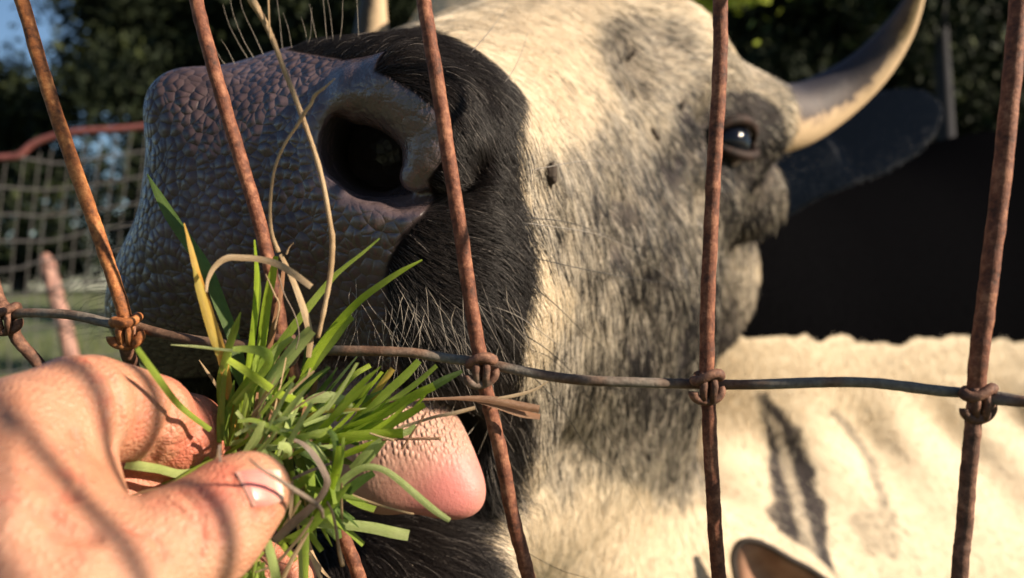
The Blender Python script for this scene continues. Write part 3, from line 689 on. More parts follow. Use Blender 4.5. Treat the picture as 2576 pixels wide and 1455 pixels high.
# whiskers and long guard hairs --------------------------------------
wh = []; wr_ = []; wc_ = []
def whisker(pts_px, d, r=.00015, c=(.05, .045, .04), root_px=True):
    p0 = hit(pts_px[0][0], pts_px[0][1]) if root_px else None
    dd = np.linspace(0, 1, len(pts_px))
    base_d = p0[1] if p0 is not None else d
    pp = [P(x, y, base_d+(d-base_d)*t) for (x, y), t in zip(pts_px, dd)]
    wh.append(catmull(pp, 10)); wr_.append(r); wc_.append(c)
LT = (.35, .30, .24); MD = (.16, .14, .12); DKW = (.012, .011, .011)
for pt, d, c in [([(1320, 548), (1430, 560), (1540, 600), (1645, 655)], .24, DKW), ([(1325, 645), (1480, 680), (1640, 708), (1735, 716)], .25, DKW), ([(1735, 716), (1800, 720), (1870, 709)], .26, DKW),
                 ([(1300, 690), (1400, 770), (1480, 850), (1530, 880)], .24, DKW), ([(1330, 430), (1480, 405), (1600, 420), (1675, 443)], .25, MD), ([(1180, 278), (1250, 230), (1300, 160), (1328, 82)], .235, MD), ([(1180, 138), (1230, 80), (1282, 12)], .24, MD),
                 ([(1095, 92), (1140, 78), (1180, 74)], .26, MD), ([(1140, 232), (1170, 235), (1200, 270)], .235, LT), ([(1310, 560), (1500, 590), (1600, 640), (1720, 730)], .25, MD), ([(1265, 350), (1300, 335), (1360, 320)], .24, DKW),
                 ([(1290, 900), (1400, 1010), (1480, 1130), (1550, 1185)], .235, DKW), ([(1300, 830), (1400, 900), (1480, 1000), (1620, 1290)], .24, DKW), ([(1290, 1000), (1330, 1080), (1350, 1150)], .23, DKW), ([(1300, 870), (1390, 905), (1460, 990)], .24, DKW),
                 ([(1180, 1310), (1270, 1360), (1400, 1430), (1480, 1455)], .22, DKW), ([(1220, 1300), (1260, 1320), (1300, 1390)], .22, DKW), ([(1150, 1330), (1220, 1400), (1250, 1470)], .215, DKW),
                 ([(1000, 800), (985, 860), (980, 930)], .20, LT), ([(960, 800), (965, 870), (960, 930)], .2, LT), ([(1000, 720), (1070, 750), (1090, 830)], .2, LT), ([(1040, 760), (1090, 800), (1095, 860)], .2, LT), ([(1080, 740), (1120, 790), (1150, 880)], .2, LT), ([(1100, 800), (1160, 850), (1190, 890)], .2, LT),
                 ([(1120, 760), (1220, 770), (1300, 830), (1350, 900)], .21, LT), ([(1190, 760), (1290, 790), (1380, 850), (1440, 900)], .215, MD), ([(960, 760), (990, 790), (1000, 850)], .2, LT), ([(930, 830), (925, 860), (928, 880)], .2, LT), ([(900, 780), (890, 800), (892, 815)], .2, LT),
                 ([(1200, 870), (1210, 930), (1250, 1000)], .22, LT), ([(1150, 1000), (1120, 1080), (1100, 1130)], .21, LT), ([(1210, 1050), (1180, 1090), (1150, 1120)], .21, LT)]:
    whisker(pt, d, c=c, r=.00015 if c != LT else .00010)
gx_, gy_ = np.meshgrid(np.arange(230, 960, 8.0), np.arange(50, 880, 8.0)); sil_, ok_ = hitv(gx_.ravel(), gy_.ravel(), cow_form)
sil_ = sil_.reshape(gx_.shape+(3,)); ok_ = ok_.reshape(gx_.shape)
for pts_ in ([(640, 150), (612, 100), (588, 40), (575, -20)], [(625, 150), (600, 110), (575, 60), (560, 10)], [(662, 145), (640, 90), (612, 30), (600, -20)], [(590, 165), (575, 130), (556, 100)], [(775, 118), (782, 80), (784, 20)], [(800, 112), (790, 70), (778, 10)], [(857, 105), (860, 60), (862, -10)], [(570, 168), (556, 150), (540, 120)]):
    ci = int((pts_[0][0]-230)/8); col_ = np.nonzero(ok_[:, ci])[0]
    q = sil_[col_[0], ci]; pj = [P(x, y, q[1]-.001) for x, y in pts_[1:]]; wh.append(catmull([q]+pj, 10)); wr_.append(.00006); wc_.append(LT)
for x in range(0, 6):         # stiff hairs on the top of the nose
    ci = int((700+x*38+rng.normal()*14-230)/8); col_ = np.nonzero(ok_[:, ci])[0]
    if not len(col_): continue
    q = sil_[col_[0], ci]; k = rng.uniform(.006, .022); lx = -.25+.25*rng.random(); wh.append(catmull([q, q+np.array([lx*.35*k, -.001, k*.55]), q+np.array([lx*k, -.001, k])], 10)); wr_.append(.00005); wc_.append(LT)
for i in range(70):            # fine hairs round the lips on the far side
    ri = int((rng.uniform(480, 860)-50)/8); row = np.nonzero(ok_[ri])[0]
    if not len(row): continue
    q = sil_[ri, row[0]]
    k = rng.uniform(.004, .016); dz = rng.uniform(-.2, .9); wh.append(catmull([q, q+np.array([-.6*k, 0, -dz*.3*k]), q+np.array([-k, 0, -dz*k])], 10)); wr_.append(.000055); wc_.append(DKW)
for i in range(160):           # longer hairs on lips and chin
    x0, y0 = (rng.uniform(880, 1300), rng.uniform(700, 900)) if i < 70 else (rng.uniform(840, 1240), rng.uniform(1290, 1440)) if i < 130 else (rng.uniform(1190, 1330), rng.uniform(980, 1260))
    q = hit(x0, y0)
    if q is None or q[1] > .3: continue
    k = rng.uniform(.008, .018); ax_ = rng.uniform(-.2, .7); g_ = np.array([ax_, -.45, -.7]); g_ /= np.linalg.norm(g_)
    wh.append(catmull([q, q+g_*k*.5+np.array([0, 0, .001]), q+g_*k+np.array([rng.uniform(-.2, .3)*k, .1*k, -.1*k])], 10)); wr_.append(.00006); wc_.append(LT if rng.random() < .6 else MD)
wo = hair_object('whiskers', np.array(wh), np.array(wr_), np.array(wr_)*.35, np.array(wc_), m_hair, cowo); tag(wo, kind='stuff')

# ------------------------------------------------------------ the wire fence
fence = empty('wire_fence', (0, 0, 0)); tag(fence, 'rusty square knot wire fence between the hand and the cow', 'wire fence')
def wire(name, pts, dia, mat, wob=.00005, n=90):
    pa = catmull([P(*q) for q in pts], n); L_ = np.linspace(0, 1, n)
    ph = rng.random(4)*6
    pa[:, 0] += wob*(np.sin(L_*23+ph[0])+.6*np.sin(L_*61+ph[1])); pa[:, 2] += wob*(np.sin(L_*19+ph[2])+.6*np.sin(L_*53+ph[3]))
    rr = dia/2*(1+.02*np.sin(L_*90+ph[0])+.015*rng.normal(size=n))
    V, Fc = tube(pa, rr, 14); return mesh_obj(name, V+UPZ, Fc, mat, fence)
KN = {0: (20, 792, .180), 1: (322, 822, .168), 2: (715, 868, .166), 3: (1210, 918, .164), 4: (1776, 960, .163), 5: (2453, 1000, .150)}
def vert(k, up, down, mu, md, du=.0030, dd=.0030):
    wire('vertical_wire', up+[(KN[k][0], KN[k][1], KN[k][2]-.0002)], du, mu)
    wire('vertical_wire', [(KN[k][0]+2, KN[k][1], KN[k][2]+.0004)]+down, dd, md)
vert(1, [(-60, -320, .172), (35, -60, .170), (110, 190, .168), (190, 430, .167), (255, 610, .167), (300, 750, .167)], [(320, 880, .170), (345, 960, .180), (420, 1200, .190), (520, 1600, .20)], M['rust_orange'], M['rust_dark'], .0028)
vert(2, [(460, -320, .168), (490, -30, .167), (520, 110, .166), (560, 250, .166), (610, 420, .166), (655, 570, .166), (690, 730, .166)], [(770, 1050, .168), (850, 1310, .170), (905, 1460, .171), (990, 1760, .172)], M['rust_red'], M['rust_red'], .0029)
vert(3, [(1030, -320, .166), (1062, -30, .165), (1085, 120, .164), (1112, 290, .164), (1145, 500, .164), (1172, 680, .164), (1195, 830, .164)], [(1225, 1000, .165), (1255, 1120, .165), (1290, 1300, .166), (1330, 1460, .167), (1400, 1760, .168)], M['rust_red'], M['rust_red'])
vert(4, [(1830, -320, .163), (1812, -30, .163), (1812, 120, .163), (1800, 350, .163), (1788, 560, .163), (1780, 760, .163)], [(1783, 1050, .164), (1793, 1250, .164), (1808, 1460, .165), (1835, 1760, .166)], M['rust_red'], M['rust_red'])
vert(5, [(2610, -320, .150), (2566, -30, .150), (2545, 200, .149), (2510, 520, .149), (2485, 720, .149), (2464, 880, .149)], [(2442, 1120, .150), (2425, 1320, .151), (2412, 1460, .151), (2390, 1760, .152)], M['rust_red'], M['rust_dark'], .0034, .0030)
for j in range(1, 13):  # unseen run of the fence, bend shaped to cast wire shadows on the hand
    X0 = .0873+.044*j; Y0 = .150-.0290*j; jit = rng.normal()*.002
    for a_z, b_z, mt in ((.62, -.020, 'rust_red'), (-.020, -.15, 'rust_dark')):
        pa = np.array([[X0+jit+.012*t, Y0+.001*math.sin(5*t), a_z+(b_z-a_z)*t] for t in np.linspace(0, 1, 40)]); V, Fc = tube(pa, .0015, 10); mesh_obj('vertical_wire', V+UPZ, Fc, M[mt], fence)
for zz in (-.020, .085, .19, -.125):
    if zz == -.020: pp = [np.array([.087+.044*j, .150-.0290*j, -.0205-.001*(j % 2)]) for j in range(0, 14)]
    else: pp = [P(x, 727-zz/.165*F, .166) for x in (-300, 300, 900, 1500, 2050)]+[np.array([.087+.044*j, .150-.0290*j, zz]) for j in range(0, 14)]
    V, Fc = tube(catmull(pp, 80), .00105, 8); mesh_obj('horizontal_wire', V+UPZ, Fc, M['wire_grey'], fence)
vert(0, [(-260, -300, .184), (-110, 300, .182), (-20, 700, .181)], [(45, 855, .182), (110, 932, .184), (200, 1060, .188), (320, 1300, .195)], M['rust_dark'], M['rust_dark'], .0028, .0027)
wire('horizontal_wire', [(-400, 765, .19), (-120, 790, .183), KN[0], (60, 788, .178), (180, 793, .174), (290, 817, .1705), (335, 822, .1705), (400, 838, .169), (520, 860, .168), (640, 868, .168), (715, 874, .1685), (840, 880, .167), (940, 884, .166), (1040, 889, .166), (1130, 903, .166), (1210, 914, .1665), (1330, 938, .165), (1450, 954, .164), (1620, 962, .164), (1776, 966, .1655), (1900, 966, .161), (2060, 963, .158), (2200, 966, .155), (2360, 984, .152), (2453, 992, .1525), (2580, 1012, .1475), (2640, 1016, .1465)], .0021, M['wire_grey'], .00012, 260)
for k, (kx, ky, kd) in KN.items():      # crimped ring knots
    m = MB(); c = P(kx, ky, kd); a = np.linspace(0, 2*np.pi, 26)
    s1 = 2.3e-3+rng.uniform(-.2e-3, .3e-3); tl = rng.uniform(-.35, .35)
    up_ = [c+np.array([s1*math.cos(t), -.0008-.0016*math.sin(t), .0011+tl*.002*math.cos(t)+.0005*math.cos(2*t+k)]) for t in np.linspace(-2.4, 3.3, 22)]
    V, Fc = tube(up_, .00105*(1+.12*np.sin(np.linspace(0, 9, 22)+k)), 10); m.add(V+UPZ, Fc)
    lo = [c+np.array([(s1+.0003)*math.cos(t), -.0009+.0004*math.cos(t), -.0020+(.0017+tl*.001)*math.sin(t)+tl*.001*math.cos(t)]) for t in np.linspace(math.pi*.96, 2*math.pi+.35, 22)]
    V, Fc = tube(lo, .00098*(1+.12*np.sin(np.linspace(0, 8, 22)+k*2)), 10); m.add(V+UPZ, Fc)
    V, Fc = tube([c+np.array([-.9e-3, -.0014, .0018]), c+np.array([-1.0e-3, -.0020, -.0008]), c+np.array([-.8e-3, -.0012, -.0036])], .0008, 10); m.add(V+UPZ, Fc)
    V, Fc = tube([c+np.array([1.0e-3, -.0012, .0016]), c+np.array([1.2e-3, -.0020, -.0008]), c+np.array([.9e-3, -.0012, -.0040])], .0008, 10); m.add(V+UPZ, Fc)
    m.build('wire_knot', M['rust_orange'] if k == 1 else M['rust_dark'], fence)

# ------------------------------------------------------------ the hand
def hand(p):
    d = chain(p, [P(-150, 1290, .112), P(40, 1140, .124), P(188, 1032, .133)], [.0130, .0108, .0091], .004)
    md = chain(p, [P(225, 1025, .141), P(375, 1052, .151)], [.0092, .0084])
    md = smin(md, chain(p, [P(392, 1078, .154), P(470, 1098, .159), P(530, 1115, .163)], [.0080, .0078, .0062], .003), .0012)
    d = smin(d, md, .0010)
    d = smin(d, cone(p, P(-60, 1400, .116), P(115, 1225, .128), .018, .0085), .005)
    d = smin(d, chain(p, [P(190, 1120, .131), P(196, 1200, .131), P(178, 1290, .128)], [.0040, .0042, .0040], .003), .0022)
    d = smin(d, ell(p, P(-10, 1470, .114), (.023, .016, .016)), .008)
    th = [P(-120, 1680, .104), P(190, 1530, .112), P(330, 1442, .118), P(471, 1365, .124), P(545, 1304, .128), P(590, 1268, .131), P(628, 1238, .134)]
    t_ = chain(p, th, [.019, .0125, .0098, .0084, .0073, .0074, .0068], .003)
    t_ = smin(t_, ball(p, P(560, 1372, .1265), .0050), .004)
    t_ = smin(t_, ball(p, P(470, 1330, .1235), .0062), .004)
    d = smin(d, t_, .0020)
    d = smin(d, ell(p, P(170, 1385, .121), (.005, .008, .005)), .004)     # web of skin
    mid = chain(p, [P(-80, 1420, .134), P(150, 1290, .150), P(330, 1232, .159), P(500, 1195, .167), P(600, 1180, .172)], [.012, .0095, .0082, .0074, .006], .003)
    rg = chain(p, [P(-80, 1560, .138), P(170, 1440, .156), P(450, 1440, .168), P(620, 1440, .172), P(725, 1452, .173)], [.012, .0092, .008, .0074, .006], .003)
    lt = chain(p, [P(-60, 1700, .138), P(160, 1610, .154), P(400, 1600, .164), P(560, 1590, .166)], [.011, .008, .007, .0058], .003)
    f3 = smin(smin(mid, rg, .002), lt, .002); d = smin(d, f3, .0022)
    d = smin(d, ell(p, P(-150, 1560, .122), (.024, .022, .026)), .014)
    d = smin(d, chain(p, [P(-150, 1560, .118), [-.15, .06, -.11], [-.30, -.12, -.30]], [.022, .027, .040]), .012)
    # creases of the joints
    for c, t, r_ in ((P(322, 1040, .132), P(312, 1150, .136), .0007), (P(440, 1035, .150), P(372, 1140, .150), .0006), (P(330, 1300, .113), P(352, 1342, .112), .0005)):
        pass
    return d
def surf_h(px, py): return hit(px, py, hand, .08, .3)
def crease(d, p, pts, r):
    e = chain(p, pts, [r]*len(pts)); return smax(d, -e, r*1.6)
CR = []
for pts, r in (([(446, 1000), (436, 1050), (412, 1110), (376, 1165)], .0009), ([(188, 1090), (198, 1140), (202, 1200), (190, 1250)], .0005), ([(120, 1290), (150, 1322), (190, 1345), (235, 1345)], .0011),
               ([(578, 1178), (588, 1215), (610, 1262), (645, 1292), (690, 1290)], .00028), ([(500, 1232), (535, 1262), (556, 1305), (560, 1350)], .0004), ([(395, 1262), (440, 1275), (490, 1310), (515, 1360)], .00045), ([(380, 1130), (450, 1124), (500, 1118)], .0003),
               ([(235, 905), (280, 950), (300, 1010), (304, 1075), (290, 1130)], .0006), ([(205, 905), (245, 950), (262, 1010), (262, 1070)], .0003), ([(455, 1235), (495, 1275), (512, 1330), (505, 1400)], .0004), ([(715, 1262), (690, 1285), (650, 1292)], .0003), ([(150, 1130), (165, 1190), (160, 1250)], .0003), ([(20, 1250), (90, 1290), (140, 1350), (200, 1400)], .0004), ([(345, 1010), (350, 1050), (342, 1090)], .00025), ([(362, 1005), (368, 1050), (358, 1098)], .00025), ([(60, 1180), (110, 1230), (140, 1290)], .0004), ([(330, 1330), (380, 1345), (410, 1400)], .0004)):
    q = [surf_h(*z) for z in pts]; q = [z for z in q if z is not None]
    if len(q) > 1: CR.append((q, r))
NAILC = surf_h(650, 1215)
def hand2(p):
    d = hand(p)
    for q, r in CR: d = crease(d, p, q, r)
    d = d+.00022*(fnoise(p, 160, 2)-.5)+.0005*(vnoise(p, 70)-.5)
    return d
hV, hQ = solidify(hand2, axis_coords([(-.42, -.12, .006), (-.12, -.035, .0005)]), axis_coords([(-.2, .095, .006), (.095, .185, .0005)]), axis_coords([(-.42, -.075, .006), (-.075, -.005, .0005)]))
m_skin, nt, b = newmat('skin'); co = coords(nt)
n1 = noise(nt, 95, 6, .7, co); n2 = noise(nt, 240, 6, .7, co)
vk = N_(nt, 'ShaderNodeTexVoronoi', feature='DISTANCE_TO_EDGE'); vk.inputs['Scale'].default_value = 900; nt.links.new(co, vk.inputs['Vector'])
r = ramp(nt, n1.outputs[0], [(.25, (.36, .145, .080)), (.5, (.44, .205, .122)), (.75, (.49, .255, .165))])
rd = N_(nt, 'ShaderNodeAttribute', attribute_name='flush')
cc = mixc(nt, rd.outputs['Fac'], r.outputs[0], (.44, .085, .055))
frk = ramp(nt, noise(nt, 420, 1, .4, co).outputs[0], [(.74, (0, 0, 0)), (.80, (1, 1, 1))]); cc = mixc(nt, math_(nt, 'MULTIPLY', frk.outputs[0], .35), cc, (.30, .11, .06))
nt.links.new(cc, b.inputs['Base Color'])
rr_ = ramp(nt, n2.outputs[0], [(.3, (.42, .42, .42)), (.7, (.6, .6, .6))]); nt.links.new(rr_.outputs[0], b.inputs['Roughness'])
b.inputs['Subsurface Weight'].default_value = .22; b.inputs['Subsurface Radius'].default_value = (.006, .002, .001); b.inputs['Subsurface Scale'].default_value = .35
wvt = N_(nt, 'ShaderNodeTexWave'); wvt.inputs['Scale'].default_value = 330; wvt.inputs['Distortion'].default_value = 6; wvt.inputs['Detail Scale'].default_value = .6; nt.links.new(co, wvt.inputs['Vector'])
hb = math_(nt, 'ADD', math_(nt, 'MULTIPLY', n2.outputs[0], 1.0), math_(nt, 'ADD', math_(nt, 'MULTIPLY', vk.outputs['Distance'], .5), math_(nt, 'MULTIPLY', wvt.outputs[0], .03)))
nt.links.new(bump(nt, hb, .75, .0010), b.inputs['Normal'])
person = mesh_obj('person', hV+UPZ, hQ, m_skin); person.cycles.shadow_terminator_offset = .15; person.cycles.shadow_terminator_geometry_offset = .4
tag(person, 'bare sunlit hand and wrist pinching a bunch of grass between thumb and finger', 'person')
hx, hy = project(hV)
fl = .9*np.exp(-((hx-560)**2+(hy-1230)**2)/60**2)*(hV[:, 1] < .14)+.75*np.exp(-((hx-500)**2+(hy-1100)**2)/70**2)+.35*np.exp(-((hx-165)**2+(hy-1335)**2)/28**2)+.5*(hV[:, 1] > .150)
for q, r in CR:
    for z in q: fl = fl+.5*np.exp(-((hV-z)**2).sum(1)/.0013**2)
vattr(person, 'flush', np.clip(fl*.7, 0, .6))
# thumb nail: a curved plate lying on the finger
m_nail, nt, b = newmat('fingernail'); nv_ = N_(nt, 'ShaderNodeAttribute', attribute_name='tip')
r = ramp(nt, nv_.outputs['Fac'], [(0, (.66, .38, .30)), (.14, (.56, .18, .15)), (.55, (.60, .21, .18)), (.80, (.62, .27, .22)), (.90, (.70, .48, .38)), (1, (.66, .50, .40))]); nt.links.new(r.outputs[0], b.inputs['Base Color'])
b.inputs['Roughness'].default_value = .33; b.inputs['Subsurface Weight'].default_value = .2; b.inputs['Subsurface Scale'].default_value = .002
def nail(quad, f, name, parent, lift=.0005):
    a, b_, c, d = [np.array(z, float) for z in quad]; n, mcount = 15, 17; V = []; tp = []
    for i in range(n):
        for j in range(mcount):
            s, t = i/(n-1), j/(mcount-1); ss = .5+(s-.5)*(1-.12*(2*t-1)**2)
            px, py = (a*(1-ss)+b_*ss)*(1-t)+(d*(1-ss)+c*ss)*t
            V.append((px, py, min(s, 1-s, t)*7)); tp.append(t)
    V = np.array(V)
    hp_, ok_ = hitv(V[:, 0], V[:, 1], f, .08, .3); V = hp_*(1-(lift*np.minimum(1, V[:, 2])+.00005)/.13)[:, None]
    Fc = [(i*mcount+j, i*mcount+j+1, (i+1)*mcount+j+1, (i+1)*mcount+j) for i in range(n-1) for j in range(mcount-1)]
    o = mesh_obj(name, V+UPZ, Fc, m_nail, parent); vattr(o, 'tip', np.array(tp)); return o
nail([(590, 1182), (640, 1280), (716, 1262), (704, 1178)], hand, 'fingernail', person)

# ------------------------------------------------------------ the bunch of grass
bunch = empty('grass_bunch', (0, 0, 0)); tag(bunch, 'bunch of fresh green blades and dry stalks pinched in the fingers', 'grass bunch')
def ribbon(pts, wid, roll=0.0, fold=.25, n=None, curl=0.0):
    """pts: (px, py, depth); wid: px widths (list or number)"""
    n = n or max(10, 7*len(pts)); pa = catmull([P(*q) for q in pts], n)
    wd = np.interp(np.linspace(0, 1, n), np.linspace(0, 1, len(wid)), wid) if isinstance(wid, (list, tuple)) else np.full(n, wid)
    wd = wd*pa[:, 1]/F; T = np.gradient(pa, axis=0); T /= np.linalg.norm(T, axis=1)[:, None]+1e-12
    V = []; uv = []; L_ = np.linspace(0, 1, n); seed = rng.random()*9
    for i in range(n):
        view = -pa[i]/np.linalg.norm(pa[i]); sd = np.cross(T[i], view); sd /= np.linalg.norm(sd)+1e-9; nn = np.cross(sd, T[i])
        ro = roll+curl*(L_[i]-.5); c_, s_ = math.cos(ro), math.sin(ro); s2 = sd*c_+nn*s_; n2 = nn*c_-sd*s_
        for t in (-1, -.5, 0, .5, 1):
            V.append(pa[i]+s2*t*wd[i]/2/max(.45, abs(c_))-n2*(abs(t)-.5)*fold*wd[i]*.5); uv.append((t, L_[i]*np.linalg.norm(pa[-1]-pa[0])*400, seed))
    Fc = [(i*5+j, i*5+j+1, (i+1)*5+j+1, (i+1)*5+j) for i in range(n-1) for j in range(4)]
    return np.array(V), Fc, np.array(uv)
def put_ribbon(name, parts, mat, parent):
    V, Fc, uvs = [], [], []; k = 0
    for v, f, u in parts: V.append(v); Fc += [tuple(i+k for i in q) for q in f]; uvs.append(u); k += len(v)
    o = mesh_obj(name, np.vstack(V)+UPZ, Fc, mat, parent); a = o.data.attributes.new('blade', 'FLOAT_VECTOR', 'POINT'); a.data.foreach_set('vector', np.vstack(uvs).astype(np.float32).ravel()); return o
def blade(mat, pts, wid, roll=0.0, fold=.25, curl=0.0, name='blade'):
    return put_ribbon(name, [ribbon(pts, wid, roll, fold, curl=curl)], M[mat], bunch)
def stalk(mat, pts, wid, name='dry_stalk'):
    n = 8*len(pts); pa = catmull([P(*q) for q in pts], n); wd = np.interp(np.linspace(0, 1, n), np.linspace(0, 1, len(wid)), wid)*pa[:, 1]/F/2
    V, Fc = tube(pa, wd*(1+.06*rng.normal(size=n)), 8); k = len(V); u = np.stack([np.tile(np.linspace(-1, 1, 8), n), np.repeat(np.linspace(0, 20, n), 8), np.full(k, rng.random()*9)], 1)
    return put_ribbon(name, [(V, Fc, u)], M[mat], bunch)
G3 = lambda pts, a, b: [(x, y, a+(b-a)*i/(len(pts)-1)) for i, (x, y) in enumerate(pts)]
